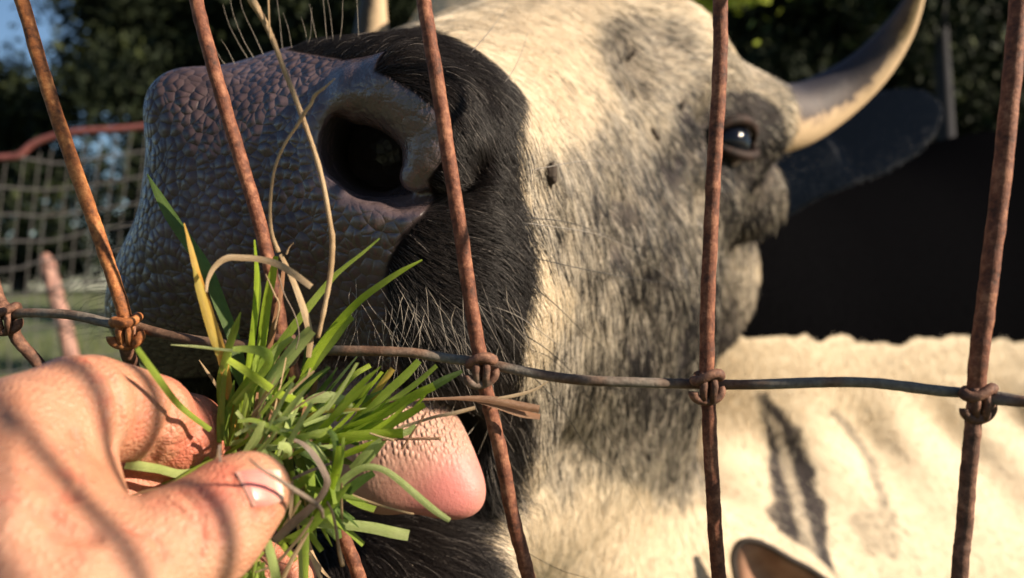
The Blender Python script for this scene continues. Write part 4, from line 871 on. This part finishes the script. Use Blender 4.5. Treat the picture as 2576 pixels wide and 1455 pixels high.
B = [ # material, points, depth at start and end, widths, roll
 ('g_orange', [(463, 562), (480, 625), (494, 680), (518, 770), (548, 860), (566, 930), (580, 1010), (596, 1110)], .150, .158, [3, 14, 18, 30, 30, 26, 22, 14], .2),
 ('g_yellow', [(486, 670), (500, 720), (520, 790), (536, 850), (548, 895)], .1492, .1525, [4, 22, 26, 22, 10], -.1),
 ('g_dark', [(370, 438), (398, 490), (430, 545), (470, 605), (520, 680), (556, 770), (590, 860), (620, 980)], .176, .166, [3, 22, 34, 34, 34, 36, 34, 24], .1),
 ('g_mid', [(605, 786), (592, 825), (580, 860), (566, 905), (556, 960), (560, 1030), (580, 1100)], .152, .158, [3, 20, 22, 18, 24, 22, 14], .1),
 ('g_bright', [(640, 604), (646, 690), (642, 780), (634, 860), (622, 950), (612, 1040)], .156, .160, [4, 14, 16, 18, 20, 14], .3),
 ('g_mid', [(650, 668), (652, 740), (640, 830), (630, 910)], .157, .160, [3, 10, 12, 12], -.3),
 ('g_bright', [(694, 645), (684, 700), (672, 760), (660, 850), (648, 950), (630, 1050)], .157, .161, [14, 24, 26, 26, 26, 18], .2),
 ('dry_brown', [(715, 660), (706, 740), (690, 820), (672, 900), (655, 980)], .160, .163, [8, 14, 16, 16, 12], .3),
 ('g_mid', [(955, 600), (912, 637), (870, 670), (834, 703), (772, 779), (713, 857), (680, 910), (640, 1000)], .158, .160, [4, 9, 12, 16, 22, 26, 26, 20], .3),
 ('g_bright', [(1062, 654), (1010, 682), (960, 715), (910, 752), (862, 800), (822, 850), (786, 905), (748, 990)], .160, .162, [4, 14, 18, 20, 22, 24, 26, 22], .2),
 ('g_mid', [(886, 796), (866, 812), (838, 852), (800, 900), (768, 950), (740, 1020)], .1615, .163, [20, 28, 28, 28, 26, 20], -.1),
 ('g_bright', [(870, 800), (830, 835), (795, 880), (762, 935)], .1605, .162, [6, 11, 13, 13], .5),
 ('g_pale', [(784, 830), (765, 850), (736, 884), (700, 930), (664, 985), (640, 1040)], .155, .158, [30, 36, 38, 36, 30, 20], -.3),
 ('g_pale', [(735, 850), (700, 880), (670, 930), (640, 985)], .1575, .160, [14, 24, 26, 22], .5),
 ('g_bright', [(574, 905), (610, 928), (645, 952), (700, 990), (750, 1010), (790, 1032), (832, 1080)], .1495, .158, [18, 22, 24, 24, 22, 20, 10], .1),
 ('g_mid', [(586, 878), (620, 878), (652, 882), (672, 892), (676, 915), (655, 945), (625, 980), (590, 1018)], .1500, .154, [14, 20, 28, 30, 22, 22, 22, 18], .3),
 ('g_mid', [(345, 876), (388, 938), (440, 1008), (480, 1045), (530, 1082)], .1350, .150, [14, 20, 18, 16, 14], .2),
 ('g_pale', [(430, 868), (490, 872), (560, 880), (600, 884)], .152, .152, [3, 8, 8, 8], 0),
 ('g_pale', [(898, 897), (860, 943), (820, 992), (780, 1040)], .162, .164, [4, 9, 10, 10], .1),
 ('g_yellow', [(988, 928), (965, 960), (940, 995), (900, 1040)], .1635, .165, [16, 18, 18, 14], 0),
 ('g_mid', [(1054, 908), (1020, 945), (972, 988), (920, 1040), (860, 1090)], .163, .163, [18, 24, 24, 22, 16], .2),
 ('g_mid', [(1098, 920), (1050, 962), (990, 1005), (930, 1040), (870, 1080)], .1618, .163, [12, 16, 16, 16, 12], -.2),
 ('g_dark', [(1162, 934), (1120, 955), (1080, 978)], .158, .159, [10, 22, 24], 0),
 ('g_bright', [(1092, 972), (1050, 992), (1004, 1018), (950, 1050), (890, 1090), (830, 1120)], .1585, .160, [22, 26, 28, 28, 24, 16], .1),
 ('g_bright', [(1068, 1018), (1030, 1040), (985, 1062), (930, 1078), (870, 1095)], .1565, .160, [16, 24, 28, 26, 18], -.1),
 ('g_bright', [(1014, 1091), (970, 1093), (920, 1095), (866, 1100), (830, 1110)], .1535, .157, [28, 29, 30, 26, 16], .1),
 ('g_pale', [(1046, 1072), (1030, 1084), (1010, 1092)], .155, .155, [14, 20, 18], .1),
 ('g_pale', [(965, 1104), (940, 1130), (912, 1160), (886, 1184)], .1545, .156, [20, 34, 38, 30], .1),
 ('g_bright', [(975, 1100), (930, 1120), (890, 1135), (840, 1155)], .1570, .158, [16, 20, 20, 14], .4),
 ('g_pale', [(1131, 1310), (1090, 1282), (1040, 1240), (990, 1198), (952, 1178), (912, 1178), (868, 1205), (830, 1250), (805, 1280)], .148, .152, [14, 20, 21, 19, 18, 20, 22, 20, 14], .1),
 ('g_pale', [(1028, 1347), (990, 1340), (935, 1328), (870, 1320), (800, 1316), (740, 1310)], .156, .156, [30, 32, 31, 29, 27, 20], 0),
 ('g_bright', [(852, 1122), (848, 1170), (835, 1220), (818, 1265), (800, 1300)], .1475, .152, [14, 24, 22, 20, 14], .2),
 ('g_mid', [(864, 1100), (860, 1150), (850, 1200), (828, 1255)], .1485, .152, [8, 12, 12, 8], .3),
 ('g_mid', [(880, 1216), (850, 1250), (812, 1292), (770, 1335), (722, 1362)], .1500, .152, [8, 22, 28, 28, 24], 0),
 ('g_dark', [(940, 1190), (900, 1215), (860, 1250), (820, 1290)], .1520, .153, [18, 28, 30, 22], .2),
 ('g_pale', [(668, 1340), (680, 1390), (692, 1440), (702, 1500)], .140, .142, [20, 24, 26, 26], .2),
 ('g_mid', [(770, 1320), (769, 1370), (768, 1420), (766, 1500)], .150, .151, [16, 20, 20, 20], .4),
 ('g_pale', [(752, 1350), (755, 1400), (757, 1470)], .1485, .149, [10, 12, 12], .1),
 ('g_bright', [(705, 1362), (722, 1385), (745, 1410)], .146, .147, [16, 18, 14], 0),
 ('g_pale', [(316, 1166), (350, 1172), (400, 1180), (455, 1192), (520, 1180)], .1445, .152, [30, 27, 24, 24, 18], .1),
 ('g_mid', [(640, 1370), (625, 1410), (612, 1480)], .142, .143, [14, 30, 34], .3),
 ('g_pale', [(660, 1060), (655, 1080), (640, 1110), (610, 1150)], .1475, .150, [16, 26, 26, 16], .5),
 ('g_mid', [(598, 1060), (640, 1058), (690, 1078), (740, 1100), (800, 1092), (826, 1080)], .1480, .150, [10, 14, 14, 16, 26, 10], .1),
 ('g_dark', [(826, 1082), (840, 1100), (846, 1140), (838, 1190)], .1480, .150, [14, 18, 20, 14], .1),
 ('g_pale', [(770, 1110), (790, 1130), (812, 1160), (822, 1190)], .1490, .151, [14, 26, 28, 16], .5),
 ('g_pale', [(700, 1120), (720, 1125), (725, 1142), (710, 1150)], .1450, .147, [20, 26, 20, 12], .2),
 ('g_pale', [(750, 1026), (790, 1004), (830, 1000), (870, 1012), (885, 1024)], .1560, .156, [10, 26, 34, 30, 8], .1),
 ('g_yellow', [(905, 1030), (860, 1032), (810, 1036), (760, 1050)], .1550, .156, [8, 12, 12, 8], .1),
 ('dry_brown', [(1356, 1030), (1300, 1020), (1245, 1008), (1190, 1003), (1130, 1003), (1050, 1006), (980, 1012)], .1605, .161, [22, 24, 24, 16, 8, 7, 6], .1),
 ('dry_brown', [(1358, 1049), (1310, 1040), (1255, 1022), (1200, 1010)], .1615, .161, [16, 22, 20, 8], -.2),
 ('dry', [(1378, 960), (1345, 980), (1300, 994), (1240, 1004), (1160, 1006)], .160, .161, [3, 8, 10, 9, 5], 0),
 ('dry', [(1195, 1026), (1140, 1040), (1090, 1050), (1040, 1066), (1000, 1080), (955, 1120), (922, 1154)], .157, .157, [10, 11, 9, 9, 9, 8, 5], .1),
 ('dry', [(519, 735), (523, 705), (540, 672), (570, 650), (610, 649), (650, 652), (696, 664), (740, 690), (783, 722)], .148, .150, [6, 10, 14, 18, 18, 18, 20, 20, 17], .1),
 ('dry', [(706, 640), (730, 690), (752, 745), (770, 800), (780, 850), (776, 900)], .1535, .157, [10, 14, 18, 20, 20, 14], .1),
 ('dry_grey', [(740, 1106), (766, 1120), (792, 1148), (814, 1185), (823, 1215), (805, 1252), (770, 1288), (735, 1318), (690, 1362)], .1420, .146, [8, 13, 17, 18, 19, 19, 24, 26, 24], .1),
 ('dry', [(555, 1118), (540, 1162), (490, 1195), (430, 1222), (360, 1238), (295, 1258)], .1350, .140, [9, 9, 8, 8, 7, 4], .1),
 ('dry_grey', [(552, 1120), (556, 1165), (575, 1205), (597, 1245)], .1300, .124, [7, 7, 6, 4], .1),
 ('dry', [(640, 1440), (690, 1420), (738, 1370), (770, 1330), (788, 1300)], .143, .146, [6, 8, 9, 9, 7], .1),
 ('dry', [(700, 1480), (728, 1420), (750, 1380), (775, 1340)], .144, .146, [14, 14, 12, 7], .3),
 ('dry', [(778, 1390), (792, 1420), (812, 1470)], .147, .148, [7, 10, 12], .3),
 ('dry_grey', [(735, 1205), (780, 1185), (820, 1170), (850, 1160)], .1490, .150, [8, 9, 8, 5], .1),
]
for mt, pts, a, b_, wd, ro in B: blade(mt, G3(pts, a, b_), [q_*.88 for q_ in wd] if isinstance(wd, list) else wd, ro, curl=rng.uniform(-.3, .3), name='dry_blade' if mt.startswith('dry') else 'blade')
for mt, pts, a, b_, wd in [
 ('dry', [(600, -130), (628, -15), (648, 25), (668, 60), (690, 110), (716, 180), (742, 245), (764, 305), (790, 380), (812, 460), (830, 560), (836, 610), (831, 690), (815, 780), (800, 850)], .146, .156, [20, 24, 18, 16, 14, 13, 13, 13, 13, 13, 13, 15, 14, 12, 11]),
 ('dry', [(674, -30), (676, 40), (680, 100)], .147, .1475, [4, 5, 3]),
 ('dry', [(842, 198), (815, 222), (792, 240), (782, 262), (765, 285), (748, 315), (715, 365), (692, 420), (682, 480), (679, 540), (684, 590), (700, 635)], .1470, .1535, [3, 7, 10, 8, 11, 9, 8, 8, 8, 8, 10, 13]),
 ('dry', [(720, 640), (728, 622), (738, 612)], .1535, .153, [6, 3, 1.5]),
 ('dry_grey', [(628, 1156), (660, 1182), (702, 1207), (745, 1236), (780, 1258), (806, 1280), (812, 1302)], .1190, .138, [5, 8, 11, 13, 13, 11, 8]),
 ('dry', [(822, 1262), (836, 1290), (845, 1330), (852, 1380), (862, 1424)], .146, .147, [5, 7, 8, 9, 11]),
 ('dry_brown', [(1108, 1103), (1060, 1104), (1010, 1105), (960, 1107)], .1525, .154, [8, 8, 6, 5]),
 ('dry_brown', [(1073, 1036), (1045, 1078), (1010, 1130)], .1520, .153, [4, 5, 5]),
 ('dry', [(990, 1108), (960, 1100), (930, 1090)], .1525, .153, [7, 5, 5]),
 ('dry_grey', [(700, 690), (715, 740), (740, 790), (752, 840), (744, 880)], .1540, .155, [2, 3, 3, 3, 2]),
 ('dry', [(668, 690), (690, 740), (702, 770), (690, 830)], .1530, .154, [3, 4, 4, 4])]:
    stalk(mt, G3(pts, a, b_), wd)
def tuft(n, mat, start, spread, ang, aspread, L0, L1, w0, w1, d0, d1, seed):
    """blades that leave the grip and run out at about the angle ang (degrees, up is 90)"""
    r_ = np.random.default_rng(seed); parts = []
    for i in range(n):
        x, y = start[0]+r_.normal()*spread[0], start[1]+r_.normal()*spread[1]
        a = -R(ang+r_.normal()*aspread); L_ = r_.uniform(L0, L1); dd = r_.uniform(d0, d1); bend = r_.normal()*.32
        pts = []; aa = a-bend/2; dz = r_.normal()*.002
        for k in range(5): pts.append((x, y, dd+dz*k/4)); x += math.cos(aa)*L_/4; y += math.sin(aa)*L_/4; aa += bend/3
        ww = r_.uniform(w0, w1); parts.append(ribbon(pts, [ww*.7, ww*.95, ww, ww*.8, ww*(.12 if r_.random() < .6 else .75)], r_.uniform(-.9, .9), .25, n=12, curl=r_.uniform(-.8, .8)))
    return tag(put_ribbon('blade_tuft', parts, M[mat], bunch), kind='stuff')
tuft(20, 'g_dark', (690, 1110), (60, 50), 40, 45, 110, 240, 10, 22, .158, .166, 1)
tuft(22, 'g_mid', (640, 1110), (40, 40), 62, 26, 120, 240, 7, 18, .153, .163, 2)
tuft(14, 'g_pale', (700, 1110), (60, 30), 45, 30, 90, 180, 8, 18, .151, .160, 3)
tuft(18, 'g_bright', (800, 1100), (60, 30), 28, 14, 110, 230, 8, 18, .155, .163, 4)
tuft(18, 'dry', (680, 1110), (60, 50), 60, 40, 90, 200, 4, 11, .152, .164, 5)
tuft(10, 'dry_brown', (720, 1110), (50, 50), 80, 40, 60, 140, 8, 20, .154, .164, 6)
tuft(22, 'g_dark', (760, 1150), (50, 40), -60, 30, 110, 220, 14, 28, .157, .165, 7)
tuft(14, 'g_mid', (770, 1200), (40, 40), -85, 28, 110, 220, 10, 22, .150, .160, 8)
tuft(12, 'dry', (770, 1220), (40, 40), -95, 30, 100, 230, 4, 11, .148, .160, 9)
tuft(12, 'g_mid', (585, 1110), (18, 20), 88, 10, 120, 260, 10, 18, .153, .161, 10)
tuft(8, 'g_mid', (650, 1400), (30, 20), -88, 18, 80, 140, 14, 28, .142, .150, 11)
tuft(10, 'g_pale', (640, 1120), (45, 20), 20, 35, 60, 150, 10, 20, .148, .152, 12)
tuft(10, 'g_mid', (560, 1160), (40, 20), -165, 20, 60, 140, 10, 24, .149, .156, 13)

# ------------------------------------------------------------ pasture, trees, far fence, calf
def ground_z(y): t = np.clip((y-3)/22, 0, 1); return -1.15+1.05*t*t*(3-2*t)
gy = np.concatenate([np.linspace(-40, 2, 8), np.linspace(3, 30, 50), np.linspace(35, 400, 20)]); gx = np.linspace(-260, 260, 90)
V = [[x, y, CZ+float(ground_z(y))+.04*math.sin(x*.9+y*.5)*min(1, max(0, y-3)/5)] for y in gy for x in gx]
Fc = [(j*90+i, j*90+i+1, (j+1)*90+i+1, (j+1)*90+i) for j in range(len(gy)-1) for i in range(89)]
m, nt, b = newmat('pasture'); co = coords(nt); n1 = noise(nt, 1.2, 6, .65, co); n2 = noise(nt, 14, 5, .7, co)
r = ramp(nt, math_(nt, 'ADD', math_(nt, 'MULTIPLY', n1.outputs[0], .6), math_(nt, 'MULTIPLY', n2.outputs[0], .4)), [(.36, (.03, .045, .018)), (.48, (.07, .095, .03)), (.62, (.16, .16, .07))])
nt.links.new(r.outputs[0], b.inputs['Base Color']); b.inputs['Roughness'].default_value = .95; nt.links.new(bump(nt, n2.outputs[0], 1, .05), b.inputs['Normal'])
tag(mesh_obj('pasture_ground', V, Fc, m), kind='structure')
# grass growing behind the netting
r_ = np.random.default_rng(21); parts = []
for i in range(5000):
    y = r_.uniform(2.2, 12); x = r_.uniform(-.75, .1)*y; z = float(ground_z(y)); hgt = r_.uniform(.06, .20); lx, ly = r_.normal()*.05, r_.normal()*.05; ww = .006
    parts.append(([[x-ww, y, z-.01], [x+ww, y, z-.01], [x+ww*.6+lx*.5, y+ly*.5, z+hgt*.6], [x+lx, y+ly, z+hgt]], [(0, 1, 2, 3)]))
mb = MB()
for v_, f_ in parts: mb.add(np.array(v_)+UPZ, f_)
m, nt, b = newmat('pasture_grass'); oi = noise(nt, 3, 3, .6, coords(nt)); r = ramp(nt, oi.outputs[0], [(.35, (.05, .08, .02)), (.6, (.16, .18, .06)), (.75, (.30, .25, .12))]); nt.links.new(r.outputs[0], b.inputs['Base Color']); b.inputs['Roughness'].default_value = .8
tag(mb.build('pasture_grass', m), kind='stuff')
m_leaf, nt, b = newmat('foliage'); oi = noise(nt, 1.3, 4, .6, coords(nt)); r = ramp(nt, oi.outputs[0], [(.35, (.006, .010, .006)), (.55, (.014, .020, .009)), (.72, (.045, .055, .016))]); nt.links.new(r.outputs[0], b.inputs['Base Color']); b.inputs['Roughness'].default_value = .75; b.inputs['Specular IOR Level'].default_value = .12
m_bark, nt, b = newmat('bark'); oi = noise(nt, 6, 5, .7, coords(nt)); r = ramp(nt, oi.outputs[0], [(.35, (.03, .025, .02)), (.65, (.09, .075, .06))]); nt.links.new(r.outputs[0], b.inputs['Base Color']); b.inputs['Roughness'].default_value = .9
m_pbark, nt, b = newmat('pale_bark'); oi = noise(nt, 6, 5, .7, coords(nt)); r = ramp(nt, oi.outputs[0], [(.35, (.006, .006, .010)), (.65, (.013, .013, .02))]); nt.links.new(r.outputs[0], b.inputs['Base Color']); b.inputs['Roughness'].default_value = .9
def make_tree(name, seed, hgt, rad, nleaf, low, bark=None, leaf=.12):
    r_ = np.random.default_rng(seed); t = empty(name, (0, 0, 0)); mb = MB()
    tr = [np.array([0, 0, -.3]), np.array([.15, .1, hgt*.25]), np.array([-.1, 0, hgt*.55]), np.array([.1, -.1, hgt*.92])]
    V, Fc = tube(catmull(tr, 16), np.linspace(hgt*.028+.05, .03, 16), 10); mb.add(V, Fc); tips = []
    for i in range(26):
        z = hgt*r_.uniform(low, .92); a = r_.uniform(0, 2*np.pi); L_ = rad*(1-.55*(z/hgt))*r_.uniform(.6, 1.1); s0 = np.array([0, 0, z]); e0 = s0+np.array([math.cos(a)*L_, math.sin(a)*L_, L_*r_.uniform(-.1, .5)])
        pa = catmull([s0, (s0+e0)/2+np.array([0, 0, .1*L_]), e0], 8); V, Fc = tube(pa, np.linspace(.05, .012, 8)*hgt/7, 6); mb.add(V, Fc); tips += [pa[k] for k in (3, 4, 5, 6, 7)]
    mb.build('trunk', bark or m_bark, t); tips = np.array(tips); n = nleaf
    c = tips[r_.integers(0, len(tips), n)]+r_.normal(size=(n, 3))*np.array([.42, .42, .34])*rad/2.6
    a = r_.normal(size=(n, 3)); a /= np.linalg.norm(a, axis=1)[:, None]; b2 = np.cross(a, r_.normal(size=(n, 3))); b2 /= np.linalg.norm(b2, axis=1)[:, None]
    s = leaf*r_.uniform(.5, 1.4, (n, 1)); V = np.stack([c-a*s, c+b2*s*.45, c+a*s, c-b2*s*.45], 1).reshape(-1, 3)
    mesh_obj('crown', V, np.arange(n*4).reshape(n, 4), m_leaf, t, smooth=False); return t
def copy_tree(o):
    c = o.copy(); C.objects.link(c)
    for ch in [x for x in D.objects if x.parent == o]:
        k = ch.copy(); C.objects.link(k); k.parent = c
    return c
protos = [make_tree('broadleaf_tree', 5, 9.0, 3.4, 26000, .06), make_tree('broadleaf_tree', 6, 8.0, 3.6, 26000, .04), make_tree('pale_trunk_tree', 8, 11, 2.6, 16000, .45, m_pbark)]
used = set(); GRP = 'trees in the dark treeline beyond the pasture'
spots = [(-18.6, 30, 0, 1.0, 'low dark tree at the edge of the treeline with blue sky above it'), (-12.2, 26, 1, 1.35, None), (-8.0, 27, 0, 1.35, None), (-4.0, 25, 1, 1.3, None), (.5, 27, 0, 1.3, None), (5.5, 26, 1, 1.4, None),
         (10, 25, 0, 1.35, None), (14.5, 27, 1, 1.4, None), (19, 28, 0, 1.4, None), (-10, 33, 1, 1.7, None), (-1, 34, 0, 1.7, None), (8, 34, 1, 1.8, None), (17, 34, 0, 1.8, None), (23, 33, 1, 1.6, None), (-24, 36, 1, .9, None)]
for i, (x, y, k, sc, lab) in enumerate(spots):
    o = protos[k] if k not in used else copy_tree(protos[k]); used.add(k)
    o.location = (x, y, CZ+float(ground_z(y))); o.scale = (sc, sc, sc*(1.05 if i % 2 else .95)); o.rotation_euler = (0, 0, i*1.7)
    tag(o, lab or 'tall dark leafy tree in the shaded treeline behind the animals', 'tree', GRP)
o = protos[2]; pp = P(2372, 700, 11.0); o.location = (pp[0], 11, CZ+float(ground_z(11))); o.scale = (.5, .5, .9); tag(o, 'slim tree with pale grey trunk behind the horn tip and dark neck', 'tree', 'pale trunked trees')
if 'group' in o: del o['group']
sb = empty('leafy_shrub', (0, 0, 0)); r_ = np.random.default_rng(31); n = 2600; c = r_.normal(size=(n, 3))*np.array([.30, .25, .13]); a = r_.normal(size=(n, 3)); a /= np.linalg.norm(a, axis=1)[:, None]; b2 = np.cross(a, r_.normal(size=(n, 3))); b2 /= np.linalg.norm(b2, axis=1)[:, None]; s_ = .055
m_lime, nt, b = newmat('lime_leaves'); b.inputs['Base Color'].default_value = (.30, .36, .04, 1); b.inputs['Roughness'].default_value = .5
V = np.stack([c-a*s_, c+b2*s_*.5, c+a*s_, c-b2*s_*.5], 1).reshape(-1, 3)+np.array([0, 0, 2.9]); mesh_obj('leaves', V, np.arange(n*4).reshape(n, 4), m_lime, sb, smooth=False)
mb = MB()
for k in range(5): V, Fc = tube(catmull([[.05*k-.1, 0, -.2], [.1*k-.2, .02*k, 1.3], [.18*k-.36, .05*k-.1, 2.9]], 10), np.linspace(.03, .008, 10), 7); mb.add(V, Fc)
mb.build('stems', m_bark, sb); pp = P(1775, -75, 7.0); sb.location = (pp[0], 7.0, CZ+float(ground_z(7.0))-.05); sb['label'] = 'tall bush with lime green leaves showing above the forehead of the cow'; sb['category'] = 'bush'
zt = CZ+pp[2]-sb.location.z-2.9
for ch in [x for x in D.objects if x.parent == sb and x.name.startswith('leaves')]: ch.location.z = zt
# electric netting
net = empty('netting_fence', (0, 0, 0)); tag(net, 'sagging electric netting with red top cord and pale strands', 'netting fence')
m_cord, nt, b = newmat('red_cord'); r = ramp(nt, noise(nt, 120, 3, .6, coords(nt)).outputs[0], [(.4, (.15, .042, .038)), (.6, (.23, .075, .065))]); nt.links.new(r.outputs[0], b.inputs['Base Color']); b.inputs['Roughness'].default_value = .7
m_str, nt, b = newmat('pale_strand'); b.inputs['Base Color'].default_value = (.12, .11, .105, 1); b.inputs['Roughness'].default_value = .8
m_thin, nt, b = newmat('thin_strand'); b.inputs['Base Color'].default_value = (.10, .095, .09, 1); b.inputs['Roughness'].default_value = .8
m_post, nt, b = newmat('faded_post'); r = ramp(nt, noise(nt, 60, 3, .6, coords(nt)).outputs[0], [(.4, (.28, .14, .11)), (.6, (.38, .21, .16))]); nt.links.new(r.outputs[0], b.inputs['Base Color']); b.inputs['Roughness'].default_value = .7
ND = 1.35
def strand(name, pts, rad, mat):
    V, Fc = tube(catmull([P(x, y, ND) for x, y in pts], 60), rad*1.0, 8); return mesh_obj(name, V+UPZ, Fc, mat, net)
strand('top_cord', [(-400, 430), (-150, 405), (0, 398), (45, 392), (80, 365), (130, 345), (200, 332), (300, 326), (400, 316), (600, 300), (900, 290)], .0060, m_cord)
rows = [[(-400, 440), (-100, 410), (40, 398), (150, 412), (250, 398), (400, 378), (700, 350)], [(-400, 490), (-100, 475), (0, 472), (120, 478), (260, 462), (400, 440), (700, 410)], [(-400, 555), (0, 541), (100, 545), (240, 530), (400, 505), (700, 480)],
        [(-400, 615), (0, 608), (130, 606), (250, 578), (400, 560), (700, 540)], [(-400, 690), (0, 680), (80, 664), (200, 640), (400, 620), (700, 600)], [(-400, 760), (0, 748), (200, 715), (400, 700), (700, 680)], [(-400, 850), (0, 835), (200, 810), (400, 790), (700, 760)], [(-400, 960), (0, 940), (250, 900), (500, 880), (700, 860)]]
for rw in rows: strand('netting_strand', rw, .0021, m_str)
for i in range(26):
    x = -380+i*38+rng.normal()*4; t = np.clip((x)/400, 0, 1); y0 = 400-85*t
    strand('netting_upright', [(x+25, y0), (x+8, y0+140), (x-6, y0+290), (x-14, y0+430), (x-10, y0+620)], .0007, m_thin)
V, Fc = tube(catmull([P(112, 640, ND+.02), P(140, 745, ND+.02), P(175, 880, ND+.02), P(240, 1250, ND+.03), P(300, 1700, ND+.04), P(470, 3900, ND+.08)], 20), np.r_[.008, np.full(19, .0128)], 12)
mesh_obj('fence_post', V+UPZ, Fc, m_post, net)
# calf whose ear tip shows low down in front of the cow's chest
def calf_f(p):
    L = axis_matrix((.75, .66, 0), (0, 0, 1)); o_ = np.array([.42, .55, -.62])
    d = ell(p, o_+[.42, .37, -.02], (.33, .12, .14), L); d = smin(d, cone(p, o_+[.18, .16, .04], o_+[.02, .02, .13], .085, .06), .04)
    d = smin(d, cone(p, o_+[.0, .0, .14], o_+[-.15, -.09, .05], .062, .034), .03)
    for a in (0, 1):
        for s in (-1, 1):
            c = o_+np.array([.2, .18, 0])*(1+a*2.2)+L[:, 1]*s*.06; d = smin(d, chain(p, [c+[0, 0, -.08], c+[.01, 0, -.3], c+[0, 0, -.53]], [.045, .022, .02]), .03)
    return d
cfV, cfQ = solidify(calf_f, axis_coords([(.15, 1.25, .014)]), axis_coords([(.3, 1.35, .014)]), axis_coords([(-1.17, -.36, .014)]), 1)
m_calf, nt, b = newmat('calf_coat'); r = ramp(nt, noise(nt, 60, 4, .6, coords(nt)).outputs[0], [(.35, (.20, .09, .05)), (.65, (.34, .18, .11))]); nt.links.new(r.outputs[0], b.inputs['Base Color']); b.inputs['Roughness'].default_value = .75
m_edge, nt, b = newmat('ear_edge'); b.inputs['Base Color'].default_value = (.035, .025, .02, 1); b.inputs['Roughness'].default_value = .9
calf = mesh_obj('calf', cfV+UPZ, cfQ, m_calf); tag(calf, 'small brown calf below the cow with only its dark edged ear showing', 'calf')
eb = P(2090, 1720, .46); et = P(1880, 1375, .46)
EO = [P(x, y, .46) for x, y in [(1850, 1455), (1843, 1410), (1850, 1378), (1870, 1362), (1900, 1362), (1940, 1378), (1985, 1405), (2050, 1440), (2120, 1500), (2170, 1600), (2150, 1700), (2060, 1740), (1950, 1650), (1880, 1540)]]
def calf_ear(flip):
    loop = catmull(EO+[EO[0]], 60)[:-1]; c = loop.mean(0); V = [c+np.array([0, .012, 0])]; Fc = []
    for k in (.35, .7, 1.0): V += [c+(q-c)*k+np.array([0, .012*(1-k), 0]) for q in loop]
    V = np.array(V); n = 59
    for j in range(n): Fc.append((0, 1+j, 1+(j+1) % n))
    for k in range(2):
        for j in range(n): a, b2 = 1+k*n+j, 1+k*n+(j+1) % n; Fc.append((a, a+n, b2+n, b2))
    Vb = V+np.array([0, .004, 0]); m0 = len(V); Fc += [tuple(i+m0 for i in f[::-1]) for f in Fc]
    for j in range(n): a, b2 = 1+2*n+j, 1+2*n+(j+1) % n; Fc.append((a, a+m0, b2+m0, b2))
    V = np.vstack([V, Vb])
    if flip: V = V*np.array([-1, 1, 1])+np.array([.62, .14, -.03])
    o = mesh_obj('ear', V+UPZ, Fc, m_calf, calf); rim = loop if not flip else loop*np.array([-1, 1, 1])+np.array([.62, .14, -.03])
    V, Fc = tube(np.vstack([rim, rim[:2]]), .0018, 8); mesh_obj('ear_rim', V+UPZ, Fc, m_edge, o)
calf_ear(False); calf_ear(True)
# flies on the face
def fly(px, py, ang, label):
    q = hit(px, py); e0 = empty('fly', tuple(q*.993+UPZ)); tag(e0, label, 'fly', 'flies on the face of the cow')
    ca, sa = math.cos(ang), math.sin(ang); ax1 = np.array([ca, 0, sa]); ax2 = np.array([-sa, 0, ca])
    V, Fc = tube(catmull([ax1*t for t in (-.0034, -.0015, .0005, .0022, .0034)], 14), np.array([.0002, .0008, .0012, .0013, .0011, .0009, .0012, .0013, .0012, .0009, .0009, .0010, .0007, .0002]), 8)
    b_ = mesh_obj('body', V, Fc, m_flyb, e0)
    for sg in (-1, 1):
        V = [ax1*.001, ax1*-.001+ax2*sg*.0016+[0, -.001, 0], ax1*-.0042+ax2*sg*.0018+[0, -.0008, 0], ax1*-.0042+ax2*sg*.0006+[0, -.0009, 0]]; mesh_obj('wing', np.array(V), [(0, 1, 2, 3)], m_flyw, e0)
    for k in range(6):
        sg = -1 if k < 3 else 1; t = (-.0012, 0, .0014)[k % 3]; V, Fc = tube(catmull([ax1*t, ax1*t*1.5+ax2*sg*.0016+[0, -.0004, 0], ax1*t*2+ax2*sg*.0026+[0, .0014, 0]], 6), .00012, 5); mesh_obj('leg', V, Fc, m_flyb, e0)
    b_.location = (0, 0, 0)
m_flyb, nt, b = newmat('fly_body'); b.inputs['Base Color'].default_value = (.03, .018, .010, 1); b.inputs['Roughness'].default_value = .8
m_flyw, nt, b = newmat('fly_wing'); b.inputs['Base Color'].default_value = (.25, .17, .10, 1); b.inputs['Roughness'].default_value = .3; b.inputs['Alpha'].default_value = .55
fly(1714, 272, 1.3, 'brown fly on the brow just left of the wire over the eye'); fly(1588, 140, .9, 'dark fly on the grey patch of the forehead'); fly(1648, 338, 2.1, 'small fly in the dark hollow below the brow')
# burr stuck in the hair of the cheek
q = hit(1385, 440); V, Fc = sphere_mesh(np.zeros(3), 1.0, 14, 9); V = np.array(V); V *= (1+.25*rng.normal(size=len(V)))[:, None]*np.array([.0016, .0016, .0030])
br = mesh_obj('burr', V, Fc, m_flyb); br.location = tuple(q*.985+UPZ); tag(br, 'small brown burr caught in the pale hair of the cheek', 'burr')
